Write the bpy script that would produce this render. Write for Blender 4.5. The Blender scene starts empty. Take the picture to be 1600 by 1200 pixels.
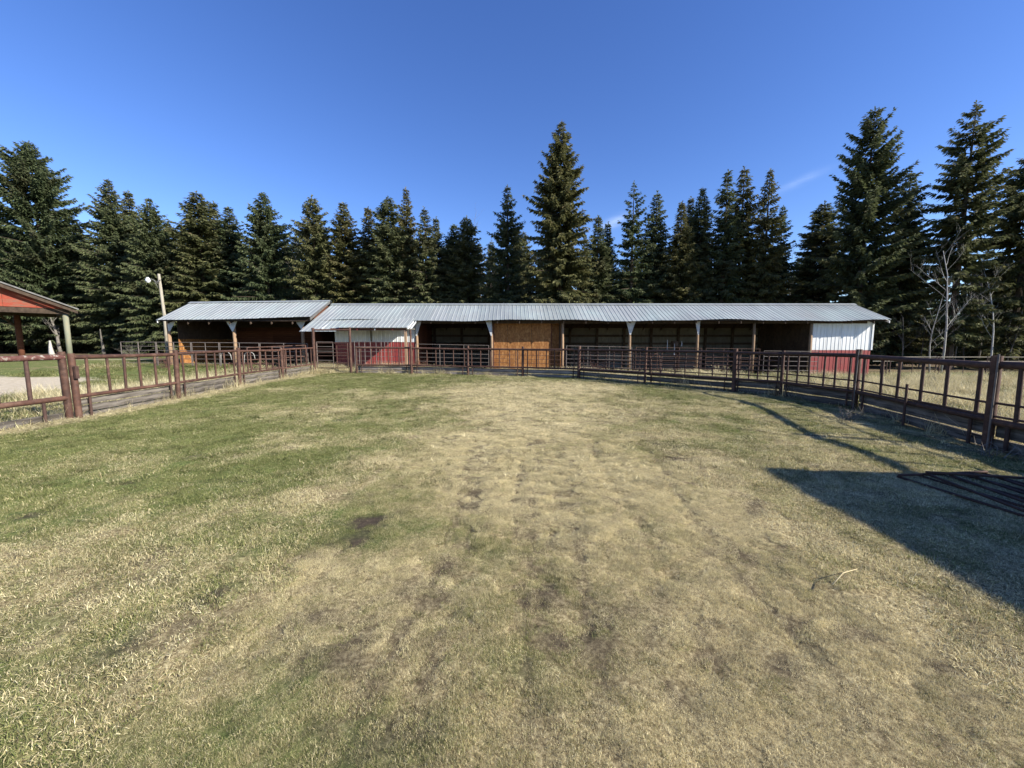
import bpy, math, random
import numpy as np
from mathutils import Vector, Matrix

S = bpy.context.scene
COL = S.collection
R = math.radians

# ------------------------------------------------------------------ camera, sky, sun, exposure
CAM_H, PITCH, FPX = 1.6, math.atan(65 / 620), 620.0
cam_d = bpy.data.cameras.new('camera')
cam_d.sensor_width = 36.0
cam_d.lens = 36.0 * FPX / 1600.0
cam_d.clip_start, cam_d.clip_end = 0.05, 2000
cam = bpy.data.objects.new('camera', cam_d)
COL.objects.link(cam)
cam.location = (0, 0, CAM_H)
cam.rotation_euler = (math.pi / 2 - PITCH, 0, 0)
S.camera = cam

SUN_DIR = Vector((1.20, -0.52, 0.76)).normalized()        # towards the sun
SUN_EL = math.asin(SUN_DIR.z)
SUN_AZ = math.atan2(SUN_DIR.x, SUN_DIR.y)                 # clockwise from +Y
sun_d = bpy.data.lights.new('sun', 'SUN')
sun_d.energy, sun_d.angle, sun_d.color = 5.0, R(0.5), (1.0, 0.945, 0.83)
sun = bpy.data.objects.new('sun', sun_d)
COL.objects.link(sun)
sun.rotation_euler = (-SUN_DIR).to_track_quat('-Z', 'Y').to_euler()
sun.location = SUN_DIR * 100

W = bpy.data.worlds.new('World')
S.world = W
W.use_nodes = True
wt = W.node_tree
wt.nodes.clear()
sky = wt.nodes.new('ShaderNodeTexSky')
sky.sky_type = 'NISHITA'
sky.sun_disc = False
sky.sun_elevation, sky.sun_rotation = SUN_EL, SUN_AZ
sky.altitude, sky.air_density, sky.dust_density, sky.ozone_density = 700, 1.0, 0.25, 3.2
hs = wt.nodes.new('ShaderNodeHueSaturation')
hs.inputs['Saturation'].default_value = 1.20
hs.inputs['Hue'].default_value = 0.516
hs.inputs['Value'].default_value = 1.0
bg = wt.nodes.new('ShaderNodeBackground')
bg.inputs['Strength'].default_value = 0.108
wo = wt.nodes.new('ShaderNodeOutputWorld')
wt.links.new(sky.outputs[0], hs.inputs['Color'])
wt.links.new(bg.outputs[0], wo.inputs[0])

S.view_settings.view_transform = 'Standard'
S.view_settings.look = 'None'
S.view_settings.exposure = 1.05
S.view_settings.gamma = 1.0
S.view_settings.use_curve_mapping = False
S.cycles.max_bounces = 6
S.cycles.diffuse_bounces = 3
S.cycles.glossy_bounces = 2
S.cycles.transmission_bounces = 2

# ------------------------------------------------------------------ measuring helpers
cP, sP = math.cos(PITCH), math.sin(PITCH)

def ray(px, py):
    u, v = (px - 800) / FPX, (600 - py) / FPX
    return Vector((u, cP + v * sP, v * cP - sP))

def P(px, py, Y):
    """point at distance Y ahead seen at that spot of the photograph"""
    d = ray(px, py)
    return Vector((0, 0, CAM_H)) + d * (Y / d.y)

def hash2(ix, iy, seed):
    h = (ix.astype(np.int64) * 374761393 + iy.astype(np.int64) * 668265263 + seed * 1442695041) & 0xFFFFFFFF
    h = ((h ^ (h >> 13)) * 1274126177) & 0xFFFFFFFF
    return ((h ^ (h >> 16)) & 0xFFFFFF) / float(0xFFFFFF)

def vnoise(x, y, seed=0):
    x, y = np.asarray(x, float), np.asarray(y, float)
    ix, iy = np.floor(x), np.floor(y)
    fx, fy = x - ix, y - iy
    fx, fy = fx * fx * (3 - 2 * fx), fy * fy * (3 - 2 * fy)
    a, b = hash2(ix, iy, seed), hash2(ix + 1, iy, seed)
    c, d = hash2(ix, iy + 1, seed), hash2(ix + 1, iy + 1, seed)
    return (a * (1 - fx) + b * fx) * (1 - fy) + (c * (1 - fx) + d * fx) * fy

def fbm(x, y, seed=0, o=3):
    s, a, t = 0, 0.5, 0
    for k in range(o):
        s = s + a * vnoise(x * 2 ** k + 17.3 * k, y * 2 ** k - 9.1 * k, seed + k)
        t += a
        a *= 0.5
    return s / t

def sstep(x, a, b):
    t = np.clip((np.asarray(x, float) - a) / (b - a), 0, 1)
    return t * t * (3 - 2 * t)

def gz0(x, y):
    return -0.48 * np.tanh(np.asarray(x, float) / 18.0) * sstep(y, 17, 24)

TRACKS = ((-.60, .01), (-.44, .012), (-.02, .03), (.12, .035), (.26, .04), (.40, .045), (.86, .07), (1.30, .12))

def gz(x, y):
    """height of the ground"""
    x, y = np.asarray(x, float), np.asarray(y, float)
    z = gz0(x, y)
    z = z + 0.05 * (fbm(x * .55, y * .55, 3) - .5) + 0.035 * (fbm(x * 2.3, y * 2.3, 8, 2) - .5)
    near = 1 - sstep(y, 9, 13)
    z = z + near * (0.034 * (fbm(x * 4.5, y * 4.5, 61, 2) - .5) - .008 * sstep(fbm(x * 3.1, y * 3.1, 62, 2), .60, .72))
    # wheel ruts left by a tractor along the pen
    fade = sstep(y, 1.2, 2.2) * (1 - sstep(y, 8.5, 10.5))
    for c, s in TRACKS:
        d = x - (c + s * y + .06 * np.sin(y * 1.3 + c * 5))
        z = z - 0.026 * fade * np.exp(-(d / .085) ** 2) * (0.5 + 0.5 * np.sin(y * 17 + c * 9))
    return z

def gzf(x, y):
    return float(gz(np.array([x]), np.array([y]))[0])

def G(px, py):
    """point of the ground seen at that spot of the photograph"""
    d = ray(px, py)
    z = 0.0
    for _ in range(12):
        t = (z - CAM_H) / d.z
        p = Vector((d.x * t, d.y * t, z))
        z = float(gz0(p.x, p.y))
    return Vector((p.x, p.y, z))

# ------------------------------------------------------------------ node helpers / materials
def nd(nt, typ, **kw):
    n = nt.nodes.new(typ)
    for k, v in kw.items():
        if k.startswith('i_'):
            n.inputs[k[2:].replace('_', ' ')].default_value = v
        else:
            setattr(n, k, v)
    return n

def newmat(name, rough=0.8, spec=0.3):
    m = bpy.data.materials.new(name)
    m.use_nodes = True
    nt = m.node_tree
    b = nt.nodes['Principled BSDF']
    b.inputs['Roughness'].default_value = rough
    b.inputs['Specular IOR Level'].default_value = spec
    return m, nt, b

def ramp(nt, fac, stops):
    r = nd(nt, 'ShaderNodeValToRGB')
    e = r.color_ramp.elements
    while len(e) < len(stops):
        e.new(0.5)
    for k, (p, c) in enumerate(stops):
        e[k].position = p
        e[k].color = (c[0], c[1], c[2], 1)
    nt.links.new(fac, r.inputs[0])
    return r.outputs[0]

def mixc(nt, fac, a, b, mode='MIX'):
    m = nd(nt, 'ShaderNodeMix', data_type='RGBA', blend_type=mode)
    if isinstance(fac, (int, float)):
        m.inputs[0].default_value = fac
    else:
        nt.links.new(fac, m.inputs[0])
    for s, v in ((6, a), (7, b)):
        if isinstance(v, (tuple, list)):
            m.inputs[s].default_value = (v[0], v[1], v[2], 1)
        else:
            nt.links.new(v, m.inputs[s])
    return m.outputs[2]

def mth(nt, op, a, b=None, clamp=False):
    m = nd(nt, 'ShaderNodeMath', operation=op, use_clamp=clamp)
    for s, v in ((0, a), (1, b)):
        if v is None:
            continue
        if isinstance(v, (int, float)):
            m.inputs[s].default_value = v
        else:
            nt.links.new(v, m.inputs[s])
    return m.outputs[0]

def coords(nt, kind='world', scale=(1, 1, 1)):
    if kind == 'world':
        o = nd(nt, 'ShaderNodeNewGeometry').outputs['Position']
    else:
        o = nd(nt, 'ShaderNodeTexCoord').outputs['Object']
    mp = nd(nt, 'ShaderNodeMapping')
    mp.inputs['Scale'].default_value = scale
    nt.links.new(o, mp.inputs['Vector'])
    return mp.outputs[0]

def noise(nt, vec, scale, detail=4, rough=.6, dist=0.0):
    n = nd(nt, 'ShaderNodeTexNoise')
    n.inputs['Scale'].default_value = scale
    n.inputs['Detail'].default_value = detail
    n.inputs['Roughness'].default_value = rough
    n.inputs['Distortion'].default_value = dist
    nt.links.new(vec, n.inputs['Vector'])
    return n.outputs['Fac']

def bump(nt, b, h, strength, dist):
    n = nd(nt, 'ShaderNodeBump')
    n.inputs['Strength'].default_value = strength
    n.inputs['Distance'].default_value = dist
    nt.links.new(h, n.inputs['Height'])
    nt.links.new(n.outputs[0], b.inputs['Normal'])

def objrand(nt):
    return nd(nt, 'ShaderNodeObjectInfo').outputs['Random']

def attr(nt, name, inst=False):
    a = nd(nt, 'ShaderNodeAttribute', attribute_name=name)
    a.attribute_type = 'INSTANCER' if inst else 'GEOMETRY'
    return a.outputs['Fac']

M = {}

def simple(name, stops, scale=4, rough=.8, spec=.3, kind='world', stretch=(1, 1, 1), vary=.35, bmp=.3, bd=.01, metal=0.0, det=5):
    m, nt, b = newmat(name, rough, spec)
    v = coords(nt, kind, stretch)
    f = noise(nt, v, scale, det, .65)
    c = ramp(nt, f, stops)
    if vary:
        r = objrand(nt)
        g = mth(nt, 'ADD', mth(nt, 'MULTIPLY', r, vary), 1 - vary / 2)
        cc = nd(nt, 'ShaderNodeCombineColor')
        for k in range(3):
            nt.links.new(g, cc.inputs[k])
        c = mixc(nt, 1.0, c, cc.outputs[0], 'MULTIPLY')
    nt.links.new(c, b.inputs['Base Color'])
    b.inputs['Metallic'].default_value = metal
    if bmp:
        bump(nt, b, f, bmp, bd)
    M[name] = m
    return m, nt, b

simple('rust', [(.25, (.034, .017, .012)), (.5, (.068, .032, .022)), (.72, (.105, .050, .032)), (.9, (.17, .10, .065))], 9, .72, .35, vary=.35, bd=.003)
simple('rust_dark', [(.25, (.03, .018, .015)), (.5, (.06, .033, .026)), (.75, (.10, .055, .04)), (.92, (.16, .11, .08))], 9, .75, .3, vary=.3, bd=.003)
simple('rust_lichen', [(.30, (.07, .03, .026)), (.52, (.12, .055, .045)), (.60, (.30, .27, .23)), (.8, (.46, .43, .38))], 9, .85, .2, vary=0, bd=.004)
simple('grey_pipe', [(.3, (.08, .065, .058)), (.55, (.15, .125, .11)), (.75, (.11, .065, .05)), (.9, (.22, .20, .18))], 7, .55, .4, vary=.3, bd=.002)
simple('old_plank', [(.30, (.022, .018, .015)), (.44, (.085, .073, .062)), (.60, (.155, .137, .118)), (.8, (.25, .225, .195))], 2.2, .9, .15, 'object', (.7, 9, 9), .4, .6, .006, det=8)
simple('plank_brown_grey', [(.28, (.05, .04, .034)), (.44, (.16, .135, .115)), (.60, (.27, .235, .205)), (.8, (.38, .34, .30))], 2.2, .9, .15, 'object', (.7, 9, 9), .35, .6, .006, det=8)
simple('brown_board', [(.25, (.05, .02, .013)), (.5, (.11, .042, .025)), (.75, (.18, .075, .042))], 2.2, .85, .2, 'object', (.6, 8, 8), .5, .4, .004)
simple('timber', [(.25, (.12, .075, .045)), (.5, (.24, .16, .10)), (.8, (.36, .25, .165))], 3, .85, .2, 'object', (6, 6, .8), .4, .4, .005)
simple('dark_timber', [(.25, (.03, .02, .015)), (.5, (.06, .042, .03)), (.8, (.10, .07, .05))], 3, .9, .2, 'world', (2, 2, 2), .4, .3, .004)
simple('weathered_pole', [(.25, (.12, .10, .075)), (.5, (.29, .26, .205)), (.8, (.42, .385, .32))], 3, .9, .15, 'object', (8, 8, .8), .2, .5, .006)
simple('white_paint', [(.2, (.55, .55, .54)), (.5, (.74, .745, .74)), (.8, (.80, .80, .79))], 2.5, .5, .4, 'world', (1, 1, 3), .06, .05, .002)
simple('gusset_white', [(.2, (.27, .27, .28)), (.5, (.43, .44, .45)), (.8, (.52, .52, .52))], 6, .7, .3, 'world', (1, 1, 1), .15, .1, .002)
simple('lamp_white', [(.2, (.52, .53, .54)), (.8, (.68, .68, .68))], 4, .3, .5, vary=0, bmp=0)
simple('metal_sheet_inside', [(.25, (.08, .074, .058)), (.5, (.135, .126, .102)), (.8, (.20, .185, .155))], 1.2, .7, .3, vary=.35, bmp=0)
simple('pale_bark', [(.25, (.09, .08, .07)), (.45, (.33, .315, .285)), (.75, (.52, .50, .46))], 5, .85, .2, 'world', (2, 2, 5), .25, .3, .01)
simple('spruce_bark', [(.25, (.03, .022, .017)), (.5, (.075, .058, .045)), (.8, (.15, .125, .10))], 6, .95, .1, 'world', (3, 3, .8), .3, .6, .02)
simple('twig_grey', [(.25, (.09, .08, .068)), (.6, (.17, .155, .135)), (.85, (.26, .24, .21))], 6, .9, .1, vary=.3, bmp=0)
simple('twig_red', [(.25, (.09, .045, .035)), (.6, (.17, .085, .065)), (.85, (.30, .20, .15))], 6, .9, .1, vary=.3, bmp=0)
simple('shelter_red', [(.30, (.12, .085, .07)), (.40, (.22, .085, .055)), (.52, (.26, .048, .028)), (.64, (.28, .078, .046)), (.8, (.33, .165, .115))], 1.5, .8, .2, 'world', (.8, .8, 2.6), .25, .15, .004)
simple('drip_edge', [(.3, (.075, .072, .07)), (.7, (.15, .145, .14))], 4, .5, .4, vary=.1, bmp=0)
simple('green_white_post', [(.25, (.15, .165, .11)), (.5, (.18, .185, .135)), (.8, (.24, .19, .11))], 3, .8, .2, 'world', (2, 2, .7), .1, .3, .004)
simple('dark_red_paint', [(.3, (.08, .02, .016)), (.7, (.17, .04, .03))], 4, .7, .3, vary=.2, bmp=0)
simple('dead_straw', [(.25, (.30, .24, .13)), (.6, (.52, .44, .27)), (.85, (.64, .57, .40))], 8, .9, .1, vary=.2, bmp=0)
simple('wire', [(.3, (.10, .085, .08)), (.7, (.22, .19, .175))], 6, .6, .4, vary=.1, bmp=0)

def rust_patches(name):
    m = M[name]
    nt = m.node_tree
    b = nt.nodes['Principled BSDF']
    src = b.inputs['Base Color'].links[0].from_socket
    f = noise(nt, coords(nt, 'world', (1, 1, 1)), 2.3, 6, .75)
    c = mixc(nt, ramp(nt, f, [(.52, (0, 0, 0)), (.66, (1, 1, 1))]), src, (.125, .070, .048))
    c = mixc(nt, ramp(nt, f, [(.30, (1, 1, 1)), (.40, (0, 0, 0))]), c, (.035, .022, .02))
    nt.links.new(c, b.inputs['Base Color'])
rust_patches('rust')

def roof_metal():
    m, nt, b = newmat('roof_metal', .42, .5)
    v = coords(nt, 'world', (1, 1, 1))
    vs = coords(nt, 'world', (7, .35, .35))
    streak = noise(nt, vs, 1.0, 5, .7)
    blot = noise(nt, v, .55, 4, .6)
    c = ramp(nt, streak, [(.22, (.22, .23, .222)), (.42, (.315, .33, .318)), (.6, (.37, .382, .368)), (.8, (.47, .475, .455))])
    tint = ramp(nt, objrand(nt), [(.0, (.86, .89, .89)), (.35, (.95, .96, .96)), (.7, (1, 1, 1)), (1, (.91, .92, .92))])
    c = mixc(nt, 1.0, c, tint, 'MULTIPLY')
    c = mixc(nt, mth(nt, 'MULTIPLY', ramp(nt, blot, [(.45, (0, 0, 0)), (.75, (1, 1, 1))]), .5), c, (.36, .45, .43))
    nt.links.new(c, b.inputs['Base Color'])
    b.inputs['Metallic'].default_value = .25
    nt.links.new(ramp(nt, blot, [(.3, (.36, .36, .36)), (.7, (.55, .55, .55))]), b.inputs['Roughness'])
    bump(nt, b, noise(nt, coords(nt, 'world', (1, 1, 1)), 3.0, 2, .5), .12, .02)
    M['roof_metal'] = m
roof_metal()

def siding(name, base, worn, dirt):
    m, nt, b = newmat(name, .5, .4)
    f = noise(nt, coords(nt, 'world', (4, 4, .5)), 2.2, 6, .7)
    c = ramp(nt, f, [(.30, worn), (.50, base), (.75, tuple(min(1, x * 1.07) for x in base))])
    z = nd(nt, 'ShaderNodeSeparateXYZ')
    nt.links.new(nd(nt, 'ShaderNodeTexCoord').outputs['Object'], z.inputs[0])
    f2 = noise(nt, coords(nt, 'world', (1, 1, 1)), 5, 4, .6)
    low = mth(nt, 'SUBTRACT', mth(nt, 'MULTIPLY', f2, .75), mth(nt, 'MULTIPLY', z.outputs[2], .9), True)
    c = mixc(nt, mth(nt, 'MULTIPLY', low, 2.2, True), c, dirt)
    rr = mth(nt, 'ADD', mth(nt, 'MULTIPLY', objrand(nt), .14), .93)
    cc = nd(nt, 'ShaderNodeCombineColor')
    for k in range(3):
        nt.links.new(rr, cc.inputs[k])
    c = mixc(nt, 1.0, c, cc.outputs[0], 'MULTIPLY')
    nt.links.new(c, b.inputs['Base Color'])
    M[name] = m
siding('siding_white', (.66, .665, .665), (.52, .52, .51), (.60, .60, .59))
siding('siding_red', (.245, .038, .034), (.20, .060, .048), (.33, .22, .165))

def osb():
    m, nt, b = newmat('osb', .75, .25)
    v = coords(nt, 'object', (1, 1, 1))
    vo = nd(nt, 'ShaderNodeTexVoronoi')
    vo.inputs['Scale'].default_value = 16
    mp = coords(nt, 'object', (1, 1, .55))
    nt.links.new(mp, vo.inputs['Vector'])
    sep = nd(nt, 'ShaderNodeSeparateColor')
    nt.links.new(vo.outputs['Color'], sep.inputs[0])
    c = ramp(nt, sep.outputs[0], [(.0, (.21, .085, .025)), (.4, (.27, .118, .035)), (.75, (.325, .150, .047)), (1, (.39, .20, .072))])
    st = noise(nt, coords(nt, 'object', (5, 5, .5)), 2.0, 5, .7)
    c = mixc(nt, mth(nt, 'MULTIPLY', ramp(nt, st, [(.4, (0, 0, 0)), (.7, (1, 1, 1))]), .6), c, (.14, .052, .016))
    nt.links.new(c, b.inputs['Base Color'])
    bump(nt, b, sep.outputs[0], .25, .004)
    M['osb'] = m
osb()

def foliage():
    m, nt, b = newmat('spruce_needles', .75, .2)
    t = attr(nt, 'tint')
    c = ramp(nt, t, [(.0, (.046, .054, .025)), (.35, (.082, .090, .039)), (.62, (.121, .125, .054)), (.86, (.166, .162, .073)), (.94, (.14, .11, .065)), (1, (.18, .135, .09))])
    r = ramp(nt, objrand(nt), [(0, (.72, .88, .92)), (.45, (.92, .98, 1)), (.8, (1.08, 1.05, .95)), (1, (1.12, 1.0, .86))])
    c = mixc(nt, 1.0, c, r, 'MULTIPLY')
    br = noise(nt, coords(nt, 'world'), .35, 3, .6)
    c = mixc(nt, mth(nt, 'MULTIPLY', ramp(nt, br, [(.55, (0, 0, 0)), (.75, (1, 1, 1))]), .5), c, (.105, .085, .050))
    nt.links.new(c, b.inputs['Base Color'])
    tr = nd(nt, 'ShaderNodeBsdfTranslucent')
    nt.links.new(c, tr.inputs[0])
    mx = nd(nt, 'ShaderNodeMixShader')
    mx.inputs[0].default_value = .3
    nt.links.new(b.outputs[0], mx.inputs[1])
    nt.links.new(tr.outputs[0], mx.inputs[2])
    nt.links.new(mx.outputs[0], nt.nodes['Material Output'].inputs[0])
    M['spruce_needles'] = m
foliage()

def grass_mat(name, inst):
    """straw to green blades; dryness comes from the place, spread from the blade"""
    m = bpy.data.materials.new(name)
    m.use_nodes = True
    nt = m.node_tree
    nt.nodes.clear()
    br = attr(nt, 'blade')
    dry = attr(nt, 'dry', inst)
    x = mth(nt, 'ADD', dry, mth(nt, 'MULTIPLY', mth(nt, 'SUBTRACT', br, .5), .95))
    straw = ramp(nt, mth(nt, 'FRACT', mth(nt, 'MULTIPLY', br, 17.31)), [(0, (.13, .098, .055)), (.25, (.36, .295, .155)), (.6, (.58, .495, .275)), (1, (.80, .715, .46))])
    green = ramp(nt, mth(nt, 'FRACT', mth(nt, 'MULTIPLY', br, 11.77)), [(0, (.080, .100, .036)), (.5, (.165, .185, .066)), (1, (.29, .295, .115))])
    straw = mixc(nt, ramp(nt, dry, [(.55, (0, 0, 0)), (1.0, (1, 1, 1))]), straw, mixc(nt, .3, straw, (.78, .71, .47)))
    c = mixc(nt, ramp(nt, x, [(.36, (0, 0, 0)), (.60, (1, 1, 1))]), green, straw)
    tone = attr(nt, 'tone', inst)
    cc = nd(nt, 'ShaderNodeCombineColor')
    for k in range(3):
        nt.links.new(tone, cc.inputs[k])
    c = mixc(nt, 1.0, c, cc.outputs[0], 'MULTIPLY')
    d = nd(nt, 'ShaderNodeBsdfDiffuse')
    tr = nd(nt, 'ShaderNodeBsdfTranslucent')
    mx = nd(nt, 'ShaderNodeMixShader')
    mx.inputs[0].default_value = .32
    nt.links.new(c, d.inputs[0])
    nt.links.new(c, tr.inputs[0])
    nt.links.new(d.outputs[0], mx.inputs[1])
    nt.links.new(tr.outputs[0], mx.inputs[2])
    o = nd(nt, 'ShaderNodeOutputMaterial')
    nt.links.new(mx.outputs[0], o.inputs[0])
    M[name] = m
grass_mat('grass_blades', True)

def ground_mat():
    m, nt, b = newmat('pasture_ground', .95, .1)
    v = coords(nt, 'world')
    dry, bare, dirt, litter = (attr(nt, k) for k in ('dry', 'bare', 'dirt', 'litter'))
    n1 = noise(nt, v, 30, 7, .8)
    n2 = noise(nt, v, 3.0, 6, .7)
    straw = ramp(nt, n1, [(.34, (.06, .045, .025)), (.5, (.24, .19, .10)), (.66, (.56, .475, .27))])
    green = ramp(nt, n1, [(.34, (.035, .042, .016)), (.5, (.105, .13, .040)), (.66, (.24, .255, .09))])
    x = mth(nt, 'ADD', dry, mth(nt, 'MULTIPLY', mth(nt, 'SUBTRACT', n2, .5), .9))
    c = mixc(nt, ramp(nt, x, [(.36, (0, 0, 0)), (.62, (1, 1, 1))]), green, straw)
    soil = ramp(nt, n1, [(.3, (.028, .021, .015)), (.55, (.07, .054, .039)), (.75, (.16, .125, .08))])
    c = mixc(nt, bare, c, soil)
    drt = ramp(nt, noise(nt, v, 6, 6, .7), [(.25, (.33, .27, .19)), (.55, (.50, .43, .32)), (.8, (.60, .53, .42))])
    c = mixc(nt, dirt, c, drt)
    lit = ramp(nt, noise(nt, v, 5, 6, .75), [(.25, (.05, .035, .025)), (.5, (.13, .085, .055)), (.75, (.27, .19, .12))])
    c = mixc(nt, litter, c, lit)
    nt.links.new(c, b.inputs['Base Color'])
    bump(nt, b, n1, .6, .03)
    M['pasture_ground'] = m
ground_mat()

# ------------------------------------------------------------------ mesh helpers
def mesh_np(name, co, faces, mat=None, smooth=False, fattr=None):
    """co (n,3), faces (m,k) one face size -> mesh, quickly"""
    me = bpy.data.meshes.new(name)
    co = np.asarray(co, np.float32)
    faces = np.asarray(faces, np.int32)
    m, k = faces.shape
    me.vertices.add(len(co))
    me.vertices.foreach_set('co', co.ravel())
    me.loops.add(m * k)
    me.loops.foreach_set('vertex_index', faces.ravel())
    me.polygons.add(m)
    me.polygons.foreach_set('loop_start', np.arange(0, m * k, k, dtype=np.int32))
    me.polygons.foreach_set('use_smooth', np.full(m, smooth))
    for nme, arr in (fattr or {}).items():
        a = me.attributes.new(nme, 'FLOAT', 'POINT')
        a.data.foreach_set('value', np.asarray(arr, np.float32))
    if mat:
        me.materials.append(M[mat])
    me.update(calc_edges=True)
    return me

class MB:
    """collects boxes and tubes, becomes ONE mesh object"""
    def __init__(s):
        s.v, s.f = [], []

    def add(s, vs, fs):
        o = len(s.v)
        s.v += [tuple(q) for q in vs]
        s.f += [tuple(o + i for i in f) for f in fs]

    def box(s, lo, hi):
        (a, b, c), (d, e, f) = lo, hi
        s.add([(a, b, c), (d, b, c), (d, e, c), (a, e, c), (a, b, f), (d, b, f), (d, e, f), (a, e, f)],
              [(0, 3, 2, 1), (4, 5, 6, 7), (0, 1, 5, 4), (1, 2, 6, 5), (2, 3, 7, 6), (3, 0, 4, 7)])

    def tube(s, pts, rad, n=6):
        pts = [Vector(p) for p in pts]
        rings = []
        for k, p in enumerate(pts):
            t = (pts[min(k + 1, len(pts) - 1)] - pts[max(k - 1, 0)]).normalized()
            a = t.cross(Vector((0.31, .17, .93)) if abs(t.z) < .9 else Vector((1, .1, 0))).normalized()
            b = t.cross(a)
            r = rad[k] if isinstance(rad, (list, tuple)) else rad
            rings.append([p + a * (r * math.cos(2 * math.pi * j / n)) + b * (r * math.sin(2 * math.pi * j / n)) for j in range(n)])
        vs = [q for g in rings for q in g]
        fs = []
        for k in range(len(pts) - 1):
            for j in range(n):
                j2 = (j + 1) % n
                fs.append((k * n + j, k * n + j2, (k + 1) * n + j2, (k + 1) * n + j))
        fs.append(tuple(reversed(range(n))))
        fs.append(tuple((len(pts) - 1) * n + j for j in range(n)))
        s.add(vs, fs)

    def build(s, name, mat, parent=None, smooth=False, loc=None):
        me = bpy.data.meshes.new(name)
        me.from_pydata(s.v, [], s.f)
        if smooth:
            me.polygons.foreach_set('use_smooth', [True] * len(me.polygons))
        me.materials.append(M[mat])
        me.update()
        return put(name, me, parent, loc)

def put(name, me, parent=None, loc=None, rot=None, scl=None):
    o = bpy.data.objects.new(name, me)
    COL.objects.link(o)
    if parent is not None:
        o.parent = parent
    if loc is not None:
        o.location = loc
    if rot is not None:
        o.rotation_euler = rot
    if scl is not None:
        o.scale = scl
    return o

def thing(name, label, cat, loc=(0, 0, 0), rz=0.0, group=None):
    o = bpy.data.objects.new(name, None)
    COL.objects.link(o)
    o.empty_display_size = .2
    o.location = loc
    o.rotation_euler = (0, 0, rz)
    o['label'], o['category'] = label, cat
    if group:
        o['group'] = group
    return o

_pipe = {}

def pipe_mesh(mat, n):
    k = (mat, n)
    if k not in _pipe:
        co, f = [], []
        for z in (0, 1):
            co += [(math.cos(2 * math.pi * j / n), math.sin(2 * math.pi * j / n), z) for j in range(n)]
        f = [(j, (j + 1) % n, n + (j + 1) % n, n + j) for j in range(n)]
        me = bpy.data.meshes.new('pipe')
        me.from_pydata(co, [], f + [tuple(reversed(range(n))), tuple(range(n, 2 * n))])
        me.polygons.foreach_set('use_smooth', [True] * n + [False, False])
        me.materials.append(M[mat])
        me.update()
        _pipe[k] = me
    return _pipe[k]

def pipe(par, name, a, b, r, mat='rust', n=10):
    """a straight pipe from a to b (world), child of par whose base is unrotated"""
    a, b = Vector(a), Vector(b)
    d = b - a
    off = par.location if par is not None else Vector((0, 0, 0))
    q = d.to_track_quat('Z', 'Y')
    return put(name, pipe_mesh(mat, n), par, a - off, q.to_euler(), (r, r, d.length))

rng = random.Random(7)

def plank(par, name, a, b, h, th, mat='old_plank', seed=0, seg=3):
    """a weathered plank from a to b (centres of its ends), h high, th thick; uneven edges"""
    a, b = Vector(a), Vector(b)
    d = b - a
    L = d.length
    r = random.Random(seed * 131 + int(L * 1000))
    vs, fs = [], []
    for k in range(seg + 1):
        x = L * k / seg
        top, bot, off = h / 2 + r.uniform(-.012, .008), -h / 2 + r.uniform(-.008, .008), r.uniform(-.01, .01)
        vs += [(x, off - th / 2, bot), (x, off + th / 2, bot), (x, off + th / 2, top), (x, off - th / 2, top)]
    for k in range(seg):
        for j in range(4):
            j2 = (j + 1) % 4
            fs.append((k * 4 + j, (k + 1) * 4 + j, (k + 1) * 4 + j2, k * 4 + j2))
    fs += [(0, 1, 2, 3), tuple(seg * 4 + j for j in (3, 2, 1, 0))]
    me = bpy.data.meshes.new(name)
    me.from_pydata(vs, [], fs)
    me.materials.append(M[mat])
    me.update()
    off = par.location if par is not None else Vector((0, 0, 0))
    return put(name, me, par, a - off, d.to_track_quat('X', 'Z').to_euler())

# ------------------------------------------------------------------ fence lines (used by the ground too)
LF = [Vector((-9.28, 5.2)), Vector((-9.12, 8.25)), Vector((-9.42, 11.1)), Vector((-9.80, 14.2)), Vector((-10.02, 17.3)), Vector((-9.75, 19.45))]
FF = [Vector((-7.95, 19.75)), Vector((-5.0, 19.8)), Vector((-2.16, 19.4)), Vector((.5, 18.75)), Vector((2.98, 17.7))]
RF = [Vector((2.98, 17.7)), Vector((5.12, 15.25)), Vector((7.20, 12.8)), Vector((7.98, 11.7)), Vector((8.25, 9.45)), Vector((7.22, 5.9)), Vector((6.75, 2.9)), Vector((6.6, .2))]

def seg_dist(x, y, pts):
    d = np.full(np.shape(x), 1e9)
    for a, b in zip(pts[:-1], pts[1:]):
        ab = b - a
        t = np.clip(((x - a.x) * ab.x + (y - a.y) * ab.y) / ab.length_squared, 0, 1)
        d = np.minimum(d, np.hypot(x - a.x - t * ab.x, y - a.y - t * ab.y))
    return d

PEN = [(-9.4, -3)] + [tuple(p) for p in LF] + [tuple(p) for p in FF] + [tuple(p) for p in RF[1:]] + [(6.6, -3)]

def inside(x, y, poly):
    r = np.zeros(np.shape(x), bool)
    n = len(poly)
    for i in range(n):
        (x1, y1), (x2, y2) = poly[i], poly[(i + 1) % n]
        if y1 == y2:
            continue
        c = ((y1 > y) != (y2 > y)) & (x < (x2 - x1) * (y - y1) / (y2 - y1) + x1)
        r ^= c
    return r

def blob(x, y, px, py, rx, ry, ang=0.0):
    p = G(px, py)
    dx, dy = x - p.x, y - p.y
    c, s = math.cos(ang), math.sin(ang)
    return np.exp(-(((dx * c + dy * s) / rx) ** 2 + ((-dx * s + dy * c) / ry) ** 2))

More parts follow.
